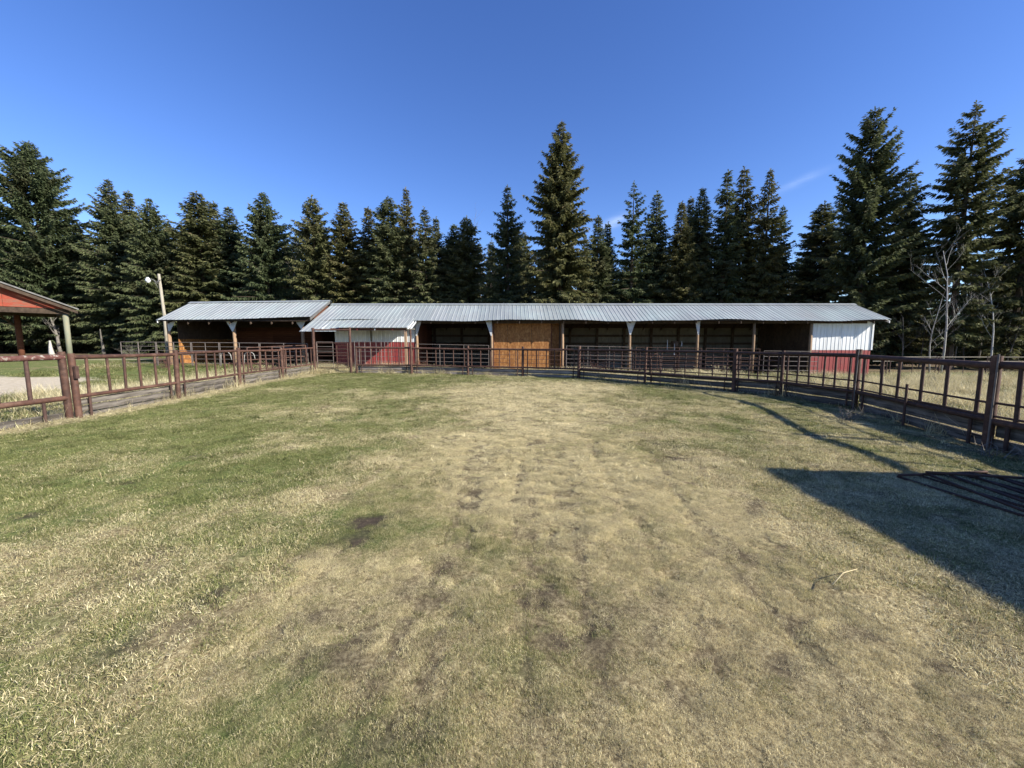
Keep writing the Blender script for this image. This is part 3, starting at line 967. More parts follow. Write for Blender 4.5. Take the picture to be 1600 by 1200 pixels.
# pipe hoop leaning on the right fence
hoop = thing('pipe_hoop', 'pale pipe bent into a hoop leaning on the curving fence', 'pipe hoop', (RF[1].x + .12, RF[1].y - .35, 0))
m = MB()
pts = [(0, 0, .1), (0, .05, .8)] + [(.16 - .16 * math.cos(t), .06, 1.0 + .17 * math.sin(t)) for t in np.linspace(0, math.pi, 9)] + [(.34, .02, .5), (.33, -.05, .0)]
m.tube(pts, .02, 8)
m.build('hoop', 'rust', hoop, True)

# ------------------------------------------------------------------ corral panels and gates before the barn
def corral_panel(a, b, zs, label, group=None, r=.017, stiles=(0, 1), mat='grey_pipe', cat='corral panel', name='corral_panel', zlo=.12):
    a, b = Vector(a), Vector(b)
    t = thing(name, label, cat, (a.x, a.y, float(gz0(a.x, a.y))), 0, group)
    for z in zs:
        pipe(t, 'rail', rail_z(a, z), rail_z(b, z), r, mat, 6)
    for s in stiles:
        p = a + (b - a) * s
        pipe(t, 'stile', rail_z(p, zlo), rail_z(p, max(zs) + .01), r * 1.25, mat, 6)
    return t

zs6 = (.25, .48, .70, .92, 1.14, 1.36)
Yp = 21.3
px_l = (186, 242, 297, 341, 404, 480)
lab_l = ('grey corral panel left of the open shed and the yard light pole', 'grey corral panel before the left end post of the open shed', 'grey corral panel in the left half of the open shed front',
         'grey corral panel behind the old harrow before the open shed', 'grey corral panel in the right half of the open shed front')
for k in range(5):
    corral_panel((xat(px_l[k], Yp) + .03, Yp), (xat(px_l[k + 1], Yp) - .03, Yp), zs6, lab_l[k], 'corral panels before the barn', stiles=(0, .5, 1))
Yb = 21.75
labs = ('thin corral panel across the dark bay right of the lean-to', 'thin corral panel before the strand-board wall', 'thin corral panel across the bay right of the strand-board wall',
        'thin corral panel across the bay between the two white gussets', 'thin corral panel across the bay right of the narrow white gusset', 'thin corral panel across the last open bay beside the red and white end wall')
for k in range(6):
    a, b = POSTX[k] + .12, POSTX[k + 1] - .12
    zs = (.2, .42, .64, .86, 1.35 if k != 1 else 1.12) if k < 5 else (.2, .45, .7, .95, 1.25)
    corral_panel((a, Yb), (b, Yb), tuple(z + (0.06 if k < 2 else .12) for z in zs), labs[k], 'corral panels before the barn', stiles=(0, .33, .66, 1), mat='grey_pipe' if k in (0, 2, 5) else 'rust', r=.014)
# two small gates left of the red and white wall
corral_panel((xat(494, 20.9), 20.9), (xat(519, 20.9), 20.9), (.28, .52, .76, 1.0, 1.24, 1.48), 'small grey gate in the dark gap between open shed and barn', cat='gate', name='pipe_gate')
corral_panel((xat(525, 21.0), 21.0), (xat(548, 21.0), 21.0), (.35, .6, .85, 1.1, 1.30), 'rusty panel before the left end of the red and white wall', mat='rust', stiles=(0, 1))
corral_panel((xat(553, 21.1), 21.1), (xat(642, 21.1), 21.1), (.25, .5, .75, 1.0, 1.25, 1.52), 'wide wire mesh panel before the sunlit red wall', 'corral panels before the barn', r=.012, mat='wire', stiles=(0, .08, .18, .28, .38, .47, .53, .59, .65, .71, .77, .83, .89, .95, 1), name='wire_panel', cat='wire panel')
# brown pipe fence standing between the left fence and the shed
corral_panel((xat(384, 18.5), 18.5), (xat(476, 20.6), 20.6), (.30, .75, 1.32), 'brown pipe fence rising behind the left fence near the corner', r=.028, mat='rust', stiles=(0, .2, .4, .6, .8, 1), name='pipe_fence', cat='fence')
# the wire fence beyond the right end of the barn
tf = thing('rail_fence', 'low fence of thin pale rails in the field right of the barn', 'fence', (18, 18.6, 0))
def tz(x, z):
    return Vector((x, 18.6, float(gz0(x, 18.6)) + z))
for z in (.92, .72):
    for xa, xb in ((16.9, 20.2), (20.25, 22.75), (22.8, 34)):
        pipe(tf, 'rail', tz(xa, z + .05), tz(xb, z + .05), .017, 'weathered_pole', 6)
for pxs in ((1376, 1385, 1390), (1425,), (1462, 1467), (1505,), (1541, 1546, 1551), (1595,)):
    for p_ in pxs:
        x = xat(p_, 18.6, 575)
        pipe(tf, 'post', tz(x, -.2), tz(x, 1.0 if len(pxs) > 1 else .8), .024 if len(pxs) > 1 else .015, 'rust_dark', 6)

# ------------------------------------------------------------------ yard light
YL = 26.5
lx = xat(257, YL, 500)
lp = thing('yard_light_pole', 'weathered wooden pole with a white yard light behind the open shed', 'light pole', (lx, YL, gb(lx, YL)))
ptop = P(248, 428, YL)
m = MB()
m.tube([(0, 0, -.5), (.02, 0, 3), (ptop.x - lx, 0, ptop.z - lp.location.z)], [.105, .09, .072], 12)
m.build('pole', 'weathered_pole', lp, True)
arm0, head = P(246.5, 443, YL - .1) - lp.location, P(231, 436.5, YL - .35) - lp.location
m = MB()
m.tube([arm0, arm0.lerp(head, .4) + Vector((0, 0, .12)), head + Vector((.12, .02, .05))], .028, 8)
m.tube([arm0 + Vector((0, 0, -.28)), arm0.lerp(head, .35) + Vector((0, 0, .09))], .015, 6)
arm_o = m.build('arm', 'drip_edge', lp, True)
m = MB()
pf = [(.04, .13), (.08, .10), (.12, .02), (.15, -.07), (.12, -.15), (.05, -.20)]
n = 14
vs, fs = [], []
for r_, z_ in pf:
    vs += [(r_ * math.cos(2 * math.pi * j / n), r_ * math.sin(2 * math.pi * j / n), z_) for j in range(n)]
for k in range(len(pf) - 1):
    fs += [(k * n + j, k * n + (j + 1) % n, (k + 1) * n + (j + 1) % n, (k + 1) * n + j) for j in range(n)]
fs += [tuple(range(n)), tuple(reversed(range((len(pf) - 1) * n, len(pf) * n)))]
m.add(vs, fs)
m.build('lamp_head', 'lamp_white', arm_o, True, head)
m = MB()
m.box((-.05, -.13, 0), (.08, -.09, .1))
m.tube([(-.02, -.1, .05), (.16, -.08, .16)], .02, 6)
m.build('bracket', 'drip_edge', lp, loc=Vector((ptop.x - lx, 0, ptop.z - lp.location.z - .55)))

# ------------------------------------------------------------------ red gabled shelter at far left
# local axes: -x runs along the gable from its far corner towards us, +y runs back along the ridge
SHA = math.atan2(.80, .60)
c1 = P(121.5, 482.5, 28.0)
sh = thing('gabled_shelter', 'open red gabled shelter on posts at the far left edge', 'shelter', (c1.x, c1.y, gzf(c1.x, c1.y)), SHA)
EZs = c1.z - sh.location.z
SS, HWs, DP = .46, 6.0, 7.0
RZs = EZs + SS * HWs
nrp = 8
for s_ in (0, 1):
    for k in range(nrp):
        ya, yb = DP * k / nrp, DP * (k + 1) / nrp - .01
        xo = 0 if s_ == 0 else -2 * HWs
        m = MB()
        vs = []
        for dz in (0, -.03):
            vs += [(xo, ya, EZs + dz), (-HWs, ya, RZs + dz), (-HWs, yb, RZs + dz), (xo, yb, EZs + dz)]
        m.add(vs, [(0, 1, 2, 3), (7, 6, 5, 4), (0, 4, 5, 1), (1, 5, 6, 2), (2, 6, 7, 3), (3, 7, 4, 0)])
        m.build('roof_sheet', 'drip_edge', sh)
for s_ in (0, 1):
    xo = .04 if s_ == 0 else -2 * HWs - .04
    m = MB()
    vs = []
    for yy in (-.045, -.005):
        vs += [(xo, yy, EZs - .08), (-HWs, yy, RZs - .07), (-HWs, yy, RZs + .03), (xo, yy, EZs + .01)]
    m.add(vs, [(0, 1, 2, 3), (7, 6, 5, 4), (0, 4, 5, 1), (1, 5, 6, 2), (2, 6, 7, 3), (3, 7, 4, 0)])
    m.build('rake_trim', 'drip_edge', sh)
    m = MB()
    vs = []
    for yy in (.0, .04):
        vs += [(xo - (.05 if s_ == 0 else -.05), yy, EZs - .33), (-HWs, yy, RZs - .33), (-HWs, yy, RZs - .08), (xo - (.05 if s_ == 0 else -.05), yy, EZs - .16)]
    m.add(vs, [(0, 1, 2, 3), (7, 6, 5, 4), (0, 4, 5, 1), (1, 5, 6, 2), (2, 6, 7, 3), (3, 7, 4, 0)])
    m.build('rake_shade', 'dark_timber', sh)  # dark strip that paints in the shadow of the roof overhang
GYs, bz = .55, EZs - .02
xr = -(bz - EZs + .14) / SS - .08
cut = [-2 * HWs + .4 - xr * 0, -9.8, -7.6, -HWs, -4.6, -3.2, -1.8, xr]
gzt = lambda x: (EZs - SS * x if x > -HWs else EZs + SS * (x + 2 * HWs)) - .06
for a, b in zip(cut[:-1], cut[1:]):
    m = MB()
    vs = []
    for yy in (GYs, GYs + .03):
        vs += [(a + .006, yy, bz), (b - .006, yy, bz), (b - .006, yy, max(gzt(b), bz + .01)), (a + .006, yy, max(gzt(a), bz + .01))]
    m.add(vs, [(0, 1, 2, 3), (7, 6, 5, 4), (0, 4, 5, 1), (1, 5, 6, 2), (2, 6, 7, 3), (3, 7, 4, 0)])
    m.build('gable_panel', 'shelter_red', sh)
for yy in (GYs + .04, DP - .7):
    m = MB()
    m.box((-2 * HWs + .4, yy, bz - .36), (-.35, yy + .2, bz - .005))
    m.build('beam', 'dark_timber', sh)
for xx in (-.55, -2 * HWs + .5):
    m = MB()
    m.box((xx, GYs + .25, bz - .30), (xx + .18, DP - .72, bz - .005))
    m.build('beam', 'dark_timber', sh)
for (x, y, r_, mt) in ((-.55, GYs + .14, .15, 'green_white_post'), (-2.53, 4.85, .17, 'brown_board'), (-HWs, GYs + .14, .15, 'dark_timber'), (-2 * HWs + .6, GYs + .14, .15, 'dark_timber'), (-2 * HWs + .6, DP - .6, .15, 'dark_timber')):
    m = MB()
    m.tube([(0, 0, -.4), (0, 0, bz - .365)], r_, 10)
    m.build('post', mt, sh, True, (x, y, 0))
m = MB()
m.tube([(0, 0, 0), (-.75, .0, .85)], .08, 6)
m.build('brace', 'dark_timber', sh, loc=(-2.53, 4.85, bz - 1.25))

# ------------------------------------------------------------------ unseen neighbour that throws the big shadow
nb_ = thing('loafing_shed', 'low dark shed just outside the frame whose roof shades the right foreground', 'shed', (0, 0, 0))
tdir = SUN_DIR / SUN_DIR.z
EH = 3.1
c0 = G(1214, 736) + tdir * EH
c1 = G(1600, 747) + tdir * EH
c2 = G(1600, 938) + tdir * EH
ex = (c1 - c0).normalized()
ey = (c2 - c0).normalized()
A, B = Vector((c0.x, c0.y, EH)), Vector((c0.x, c0.y, EH)) + ex * 9
C_, D_ = B + ey * 9, A + ey * 9
m = MB()
vs = [A, B, C_, D_]
m.add([v for v in vs] + [v + Vector((0, 0, .12)) for v in vs], [(3, 2, 1, 0), (4, 5, 6, 7), (0, 1, 5, 4), (1, 2, 6, 5), (2, 3, 7, 6), (3, 0, 4, 7)])
m.build('roof', 'roof_metal', nb_)
ins = [A + ex * .5 + ey * .5, B - ex * .5 + ey * .5, C_ - ex * .5 - ey * .5, D_ + ex * .5 - ey * .5]
for k in range(4):
    a, b = ins[k], ins[(k + 1) % 4]
    u = (b - a).normalized()
    nn = Vector((-u.y, u.x, 0)) * .05
    m = MB()
    a2, b2 = a + u * .06, b - u * .06
    m.add([(p_.x, p_.y, z) for z in (-.3, EH - .01) for p_ in (a2, b2, b2 + nn, a2 + nn)], [(3, 2, 1, 0), (4, 5, 6, 7), (0, 1, 5, 4), (1, 2, 6, 5), (2, 3, 7, 6), (3, 0, 4, 7)])
    m.build('wall', 'siding_red', nb_)

# ------------------------------------------------------------------ pipe panels lying in the shade at right
def lying_panel(c0_, ang, L, Wd, lift, tilt, label, nr, mat):
    t = thing('lying_panel', label, 'pipe panel', c0_, ang, 'pipe panels lying on the grass')
    def pp(x, y):
        return (x, y, lift + tilt * x + .02)
    for k in range(nr):
        y = Wd * k / (nr - 1)
        m = MB()
        m.tube([pp(0, y), pp(L, y)], .014, 8)
        m.build('rail', mat, t, True)
    for x in (0.03, L * .36, L * .68, L - .03):
        m = MB()
        m.tube([(x, -.02, lift + tilt * x + .045), (x, Wd + .02, lift + tilt * x + .045)], .015, 8)
        m.build('stile', mat, t, True)
lying_panel(G(1402, 747), R(-84), 3.2, 1.15, .0, .0, 'rusty pipe panel lying lowest on the shaded grass, its corner furthest left', 5, 'rust_dark')
lying_panel(G(1446, 749), R(-103), 3.2, 1.15, .05, .02, 'rusty pipe panel stacked crooked on top of the lower one', 6, 'rust_dark')

# fallen stick and a few stalks in the grass
st = thing('dry_stick', 'pale bent dry stick lying in the near grass', 'stick', G(1318, 914))
a, b = G(1300, 925) - st.location, G(1338, 902) - st.location
m = MB()
m.tube([a + Vector((0, 0, .05)), a.lerp(b, .45) + Vector((.01, .02, .075)), b + Vector((0, 0, .06))], [.0035, .0035, .002], 6)
m.build('stalk', 'dead_straw', st, True)

# ------------------------------------------------------------------ old harrow before the open shed
hy = 20.4
hw = thing('old_harrow', 'rusty spring-tine harrow with pale hoops before the open shed post', 'harrow', (xat(362, hy), hy, gzf(xat(362, hy), hy)))
rr = random.Random(5)
for k in range(3):
    m = MB()
    m.tube([(-.2, .35 * k, .35), (2.0, .35 * k, .32)], .03, 6)
    m.build('tool_bar', 'rust', hw)
for k in range(16):
    x, y = -.1 + 2.0 * k / 15, .35 * (k % 3)
    m = MB()
    m.tube([(x, y, .34), (x + .02, y - .22, .42), (x + .05, y - .34, .25), (x + .02, y - .2, .05), (x, y - .12, -.02)], .014, 5)
    m.build('tine', 'rust' if k % 4 else 'twig_red', hw, True)
for sx in (-.25, .95):
    m = MB()
    m.tube([(sx - .35 + .0, -.1, .3), (sx - .3, -.12, .75)] + [(sx - .05 + .25 * math.cos(t), -.12, .78 + .18 * math.sin(t)) for t in np.linspace(math.pi, 0, 7)] + [(sx + .22, -.1, .55)], .016, 6)
    m.build('hoop', 'pale_bark', hw, True)
# dark red box on a chain inside the barn
bx = thing('mineral_feeder', 'dark mineral box with pale ropes hanging in the dark fourth bay', 'feeder', (xat(1052, 23.6), 23.6, 0))
m = MB()
m.box((-.05, -.2, zat(541.5, 23.6)), (.25, .2, zat(533, 23.6)))
m.build('box', 'dark_timber', bx)
for dx, za, zb_ in ((-.42, 531, 546), (.0, 537, 556), (.42, 533, 541)):
    m = MB()
    m.tube([(dx, -.25, zat(za, 23.4)), (dx + .01, -.25, (zat(za, 23.4) + zat(zb_, 23.4)) / 2), (dx, -.25, zat(zb_, 23.4))], [.012, .022, .03], 6)
    m.build('rope', 'gusset_white', bx)

# ------------------------------------------------------------------ spruces
def spruce_crown(H, Rad, seed, base=.05, prof=.8, dens=1.0, droop=0., whorl=.34, ragged=.3, side=None, bulge=.25, kw=1.0, gaps=0.0):
    """needle sprays on drooping whorled boughs; returns coords, quads, tint and a list of bough axes"""
    r = np.random.default_rng(seed)
    Pp, Dd, Ww, Ll, Tt = [], [], [], [], []
    z = base * H
    axes = []
    while z < H * .985:
        f = z / H
        pr = min(1.0, ((1 - f) / (1 - bulge)) ** prof) if f > bulge else (.78 + .22 * f / bulge)
        pr *= min(1, (1 - f) / .14) ** .45
        nbr = r.integers(5, 8) if f < .8 else r.integers(4, 6)
        if r.random() < gaps:
            nbr = max(2, nbr - 3)
        az0 = r.random() * 6.283
        for b in range(nbr):
            az = az0 + b * 6.283 / nbr + r.normal(0, .25)
            L = Rad * pr * (1 - ragged + ragged * 1.35 * r.random())
            if r.random() < .10:
                L *= 1.22
            if side is not None:
                L *= 1 + side[1] * math.cos(az - side[0])
            L = max(L, .16)
            e = -.18 - droop + .85 * max(0, f - .25) ** 1.2 + r.normal(0, .09)
            n = max(5, int(L / .058 * dens))
            s = np.clip(np.linspace(.12, 1, n) + r.normal(0, .03, n), .05, 1)
            rad = L * s * math.cos(e)
            zz = z + L * s * math.sin(e) - .22 * L * s ** 2 * (1 - f) + .16 * L * s ** 3
            ca, sa = math.cos(az), math.sin(az)
            pts = np.stack([rad * ca, rad * sa, zz], -1)
            axes.append((z, pts[0], pts[-1], L))
            tan = np.array([ca * math.cos(e), sa * math.cos(e), math.sin(e)])
            lat = np.array([-sa, ca, 0])
            tb = r.random()
            for sd in (-1, 1, 0):
                ang = r.uniform(.55, 1.2, n) if sd else r.uniform(-.3, .3, n)
                dd = tan[None] * np.cos(ang)[:, None] + lat[None] * (np.sin(ang) * (sd if sd else 1))[:, None]
                dd[:, 2] += r.uniform(-.85, .10, n) - (.35 if sd == 0 else 0)
                dd /= np.linalg.norm(dd, axis=1)[:, None]
                ln = np.clip(.24 + .36 * (1 - s) * min(L, 2.4) * .55, .16, .62) * r.uniform(.7, 1.25, n)
                Pp.append(pts + r.normal(0, .03, (n, 3)))
                Dd.append(dd)
                Ll.append(ln)
                Ww.append(np.clip(ln * .16, .036, .075) * kw * r.uniform(.7, 1.3, n))
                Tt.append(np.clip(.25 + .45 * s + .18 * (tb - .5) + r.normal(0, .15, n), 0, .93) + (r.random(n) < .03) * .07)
        z += whorl * (0.75 + .5 * r.random()) * (1.1 - .45 * f)
    # leader
    k = 7
    Pp.append(np.stack([np.zeros(k), np.zeros(k), np.linspace(H * .965, H * .99, k)], -1))
    dd = r.normal(0, .35, (k, 3)); dd[:, 2] = 1
    Dd.append(dd / np.linalg.norm(dd, axis=1)[:, None]); Ll.append(np.full(k, .28)); Ww.append(np.full(k, .05)); Tt.append(np.full(k, .6))
    Pa, Da, La, Wa, Ta = (np.concatenate(q) for q in (Pp, Dd, Ll, Ww, Tt))
    n = len(Pa)
    up = r.normal(0, .8, (n, 3)); up[:, 2] += .8
    sv = np.cross(Da, up)
    sv /= np.linalg.norm(sv, axis=1)[:, None] + 1e-9
    co = np.empty((n, 4, 3))
    mid = Pa + Da * (La * .5)[:, None]
    co[:, 0], co[:, 2] = Pa, Pa + Da * La[:, None]
    co[:, 1], co[:, 3] = mid + sv * Wa[:, None], mid - sv * Wa[:, None]
    co[:, 2, 2] -= La * .12
    return co.reshape(-1, 3), np.arange(4 * n).reshape(-1, 4), np.repeat(Ta, 4), axes

def trunk_mesh(H, r0, axes=None, seed=0, mat='spruce_bark'):
    m = MB()
    m.tube([(0, 0, -.5), (0, 0, .1 * H), (0, 0, .5 * H), (0, 0, .97 * H)], [r0 * 1.15, r0 * .95, r0 * .55, .02], 8)
    if axes:
        for z, a, b, L in axes[::2]:
            if L > .7:
                a0 = Vector((a[0] * .2, a[1] * .2, z))
                bb = Vector((a[0] + (b[0] - a[0]) * .8, a[1] + (b[1] - a[1]) * .8, a[2] + (b[2] - a[2]) * .75))
                m.tube([a0, bb], [.035, .01], 3)
    me = bpy.data.meshes.new('trunk')
    me.from_pydata(m.v, [], m.f)
    me.materials.append(M[mat])
    me.update()
    return me

protos = []
for k, kw in enumerate([dict(prof=.62), dict(prof=.72, ragged=.42), dict(prof=.55, droop=.05, bulge=.35), dict(prof=.8, ragged=.38), dict(prof=.66, droop=.10, whorl=.42), dict(prof=.50, bulge=.32, ragged=.40), dict(prof=.7, gaps=.3, ragged=.48, whorl=.42), dict(prof=.6, droop=-.22, ragged=.5, whorl=.44), dict(prof=.9, droop=.16, ragged=.5, whorl=.38, side=(1.0, .18)), dict(prof=.58, gaps=.4, ragged=.55, whorl=.5, droop=-.1)]):
    co, fc, tn, ax = spruce_crown(16, 2.3, 100 + k, **kw)
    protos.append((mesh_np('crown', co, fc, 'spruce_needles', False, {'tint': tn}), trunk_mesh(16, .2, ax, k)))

def spruce(px, py, Y, hw, label, pi=None, hero=None, rot=None, lean=0.0, squash=1.0):
    tip = P(px, py, Y)
    x = tip.x - lean * tip.z
    zb = gzf(x, Y)
    H = tip.z - zb
    Rd = (1.12 if hero is not None else 1.28) * hw / FPX * Y
    t = thing('spruce_tree', label, 'spruce', (x, Y, zb), 0, 'spruces behind the barn')
    t.rotation_euler = (0, math.atan(lean), rot if rot is not None else rng.uniform(0, 6.28))
    if hero is not None:
        t.rotation_euler = (0, math.atan(lean), 0)
        co, fc, tn, ax = spruce_crown(H, Rd, **hero)
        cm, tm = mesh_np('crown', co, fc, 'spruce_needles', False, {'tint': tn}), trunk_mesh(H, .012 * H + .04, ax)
        put('crown', cm, t)
        put('trunk', tm, t)
    else:
        cm, tm = protos[(pi if pi is not None else rng.randrange(len(protos)))]
        s = (Rd / 2.3, Rd / 2.3, H / 16)
        put('crown', cm, t, scl=s)
        put('trunk', tm, t, scl=(min(1.5, s[0]), min(1.5, s[0]), s[2]))
    return t

TREES = [
    (-34, 300, 43, 55, 'spruce cut by the left edge behind the gabled shelter', 2, None),
    (44, 219, 41, 84, 'broad tall spruce standing above the red gabled shelter', None, dict(seed=11, prof=.60, bulge=.30, ragged=.42, droop=-.24, whorl=.42, dens=1.1, side=(math.pi, .12))),
    (112, 340, 44, 40, 'small spruce filling the gap right of the broad shelter spruce', 0, None),
    (168, 279, 41, 50, 'spruce with a ragged pointed top left of the yard light', None, dict(seed=12, prof=.7, bulge=.3, ragged=.42, side=(math.pi, .14), whorl=.36)),
    (199, 296, 43, 34, 'slim spruce top directly behind the ragged one by the yard light', 3, None),
    (232, 309, 39, 46, 'bushy spruce directly behind the yard light pole', None, dict(seed=13, prof=.62, bulge=.34, ragged=.36)),
    (262, 347, 43, 28, 'low reddish spruce right of the yard light pole', 1, None),
    (307, 298, 40, 42, 'spruce behind the left end of the open shed ridge', 5, None),
    (333, 313, 42, 32, 'middle of the three close spruces behind the open shed', 3, None),
    (357, 323, 41, 36, 'third and lowest of the close spruces behind the open shed', 0, None),
    (410, 300, 39, 46, 'spruce with a blunt double top behind the middle of the open shed', None, dict(seed=14, prof=.55, bulge=.32, ragged=.36)),
    (487, 304, 38.5, 42, 'full spruce behind the right end of the open shed ridge', None, dict(seed=15, prof=.55, bulge=.35, ragged=.38, whorl=.38)),
    (536, 316, 39, 38, 'pointed spruce right where the two barn roofs meet', 0, None),
    (575, 323, 40, 34, 'narrow spruce above the lean-to roof, with a thin spire', 1, None),
    (606, 306, 38, 38, 'spruce above the right half of the lean-to roof', 5, None),
    (634, 292, 39, 36, 'taller slender spruce above the right end of the lean-to', None, dict(seed=16, prof=.85, bulge=.25, ragged=.4, whorl=.40)),
    (663, 322, 37.5, 28, 'brownish spruce right of the taller slender one', 4, None),
    (681, 338, 40, 26, 'short thin spruce between the brownish one and the rounded pair', 3, None),
    (709, 350, 39.5, 30, 'left and lower of two rounded spruces left of the gap with bare twigs', 2, None),
    (729, 337, 38.5, 34, 'right and taller of two rounded spruces left of the gap with bare twigs', 5, None),
    (793, 288, 37, 42, 'spruce with a broken twiggy top left of the tallest middle spruce', None, dict(seed=17, prof=.68, bulge=.3, ragged=.5, whorl=.42, gaps=.25)),
    (877, 187, 34, 54, 'tallest spruce in the middle, rising above the strand-board wall', None, dict(seed=18, prof=.62, bulge=.38, ragged=.36, whorl=.38, dens=1.2, droop=.02)),
    (935, 336, 37, 32, 'small spruce tucked against the right of the tallest middle one', 1, None),
    (950, 346, 39, 26, 'thin dark spruce beside a wisp of cloud', 3, None),
    (991, 282, 37.5, 36, 'spruce with one long side bough below a bare neck', None, dict(seed=19, prof=.6, bulge=.3, ragged=.55, whorl=.5, gaps=.4, side=(0, .12))),
    (1027, 297, 38.5, 32, 'slim dark spruce right of the one with a bare neck', 4, None),
    (1066, 314, 37, 32, 'front left spruce of the cluster above the fourth bay', 1, None),
    (1080, 306, 40, 28, 'hidden spruce peeping from inside the cluster above the fourth bay', 3, None),
    (1098, 293, 38, 32, 'pointed spruce at the right of the cluster above the fourth bay', 0, None),
    (1138, 265, 37, 36, 'left of two tall twin spruces with a dead grey bough', 6, None),
    (1164, 258, 38, 36, 'right of two tall twin spruces with a brown trunk showing', 4, None),
    (1204, 262, 36.5, 36, 'ragged tall spruce right of the tall twins', None, dict(seed=20, prof=.72, bulge=.3, ragged=.5, whorl=.44, gaps=.2)),
    (1224, 321, 38, 28, 'thin half-dead spruce with bare drooping branch ends', 6, None),
    (1289, 314, 37, 42, 'dark short spruce left of the big open-crowned one', 5, None),
    (1368, 166, 32, 62, 'big spruce with upswept boughs behind the right end of the barn', None, dict(seed=21, prof=.55, bulge=.40, ragged=.42, whorl=.46, dens=1.15, droop=-.30, gaps=.10)),
    (1424, 268, 33, 48, 'shaggy spruce tight against the right of the big upswept one', None, dict(seed=22, prof=.68, bulge=.35, ragged=.45, whorl=.44, droop=.05)),
    (1527, 156, 30, 52, 'tall thin-crowned spruce with gaps and visible trunk at right', None, dict(seed=23, prof=.52, bulge=.5, ragged=.45, whorl=.58, dens=1.25, gaps=.25, droop=-.06, base=.12)),
    (1622, 226, 30, 62, 'spruce with layered boughs cut by the right edge', None, dict(seed=24, prof=.5, bulge=.45, ragged=.45, whorl=.56, gaps=.2, dens=1.2)),
    (1700, 250, 36, 50, 'spruce beyond the right edge of the field', 4, None),
]
for t_ in TREES:
    spruce(*t_[:6], hero=t_[6])

# ------------------------------------------------------------------ instancing helper for what nobody could count
def scatter(name, pts, scl, rot, pid, protos_, extra):
    """one object that carries the points; geometry nodes set a clump on each"""
    me = bpy.data.meshes.new(name)
    me.vertices.add(len(pts))
    me.vertices.foreach_set('co', np.asarray(pts, np.float32).ravel())
    for nme, arr, typ in (('scl', scl, 'FLOAT_VECTOR'), ('rot', rot, 'FLOAT_VECTOR'), ('pid', pid, 'INT')):
        a = me.attributes.new(nme, typ, 'POINT')
        a.data.foreach_set('vector' if typ == 'FLOAT_VECTOR' else 'value', np.asarray(arr, np.int32 if typ == 'INT' else np.float32).ravel())
    for nme, arr in extra.items():
        a = me.attributes.new(nme, 'FLOAT', 'POINT')
        a.data.foreach_set('value', np.asarray(arr, np.float32))
    cl = bpy.data.collections.new(name + '_clumps')
    for k, p_ in enumerate(protos_):
        o = bpy.data.objects.new('%s_clump_%02d' % (name, k), p_)
        cl.objects.link(o)
    ob = put(name, me)
    ob['kind'] = 'stuff'
    ng = bpy.data.node_groups.new(name, 'GeometryNodeTree')
    ng.interface.new_socket('Geometry', in_out='INPUT', socket_type='NodeSocketGeometry')
    ng.interface.new_socket('Geometry', in_out='OUTPUT', socket_type='NodeSocketGeometry')
    i, o = ng.nodes.new('NodeGroupInput'), ng.nodes.new('NodeGroupOutput')
    ci = ng.nodes.new('GeometryNodeCollectionInfo')
    ci.inputs[0].default_value = cl
    ci.inputs[1].default_value = True
    ci.inputs[2].default_value = True
    ip = ng.nodes.new('GeometryNodeInstanceOnPoints')
    ip.inputs['Pick Instance'].default_value = True
    def na(n, t):
        q_ = ng.nodes.new('GeometryNodeInputNamedAttribute')
        q_.data_type = t
        q_.inputs[0].default_value = n
        return [s_ for s_ in q_.outputs if s_.enabled][0]
    L = ng.links.new
    L(i.outputs[0], ip.inputs['Points'])
    L(ci.outputs[0], ip.inputs['Instance'])
    L(na('pid', 'INT'), ip.inputs['Instance Index'])
    L(na('rot', 'FLOAT_VECTOR'), ip.inputs['Rotation'])
    L(na('scl', 'FLOAT_VECTOR'), ip.inputs['Scale'])
    L(ip.outputs[0], o.inputs[0])
    md = ob.modifiers.new('scatter', 'NODES')
    md.node_group = ng
    return ob

# the wood behind the first row
r0 = np.random.default_rng(3)
bp_, bs, br_, bi = [], [], [], []
for row, (Y, n, lo, hi) in enumerate(((46, 54, 10, 14.8), (50, 54, 11, 15.8), (56, 54, 12, 17))):
    for k in range(n):
        x = -78 + 156 * (k + r0.random() * .8) / n
        if 25 < x < 70 and r0.random() < .45:
            continue
        y = Y + r0.uniform(-1.5, 1.5)
        h = r0.uniform(lo, hi)
        bp_.append((x, y, gzf(x, y) - .1))
        w = r0.uniform(.75, 1.15)
        bs.append((w, w, h / 16))
        br_.append((0, 0, r0.random() * 6.28))
        bi.append(r0.integers(0, len(protos)))
scatter('background_forest', bp_, bs, br_, bi, [p_[0] for p_ in protos], {})

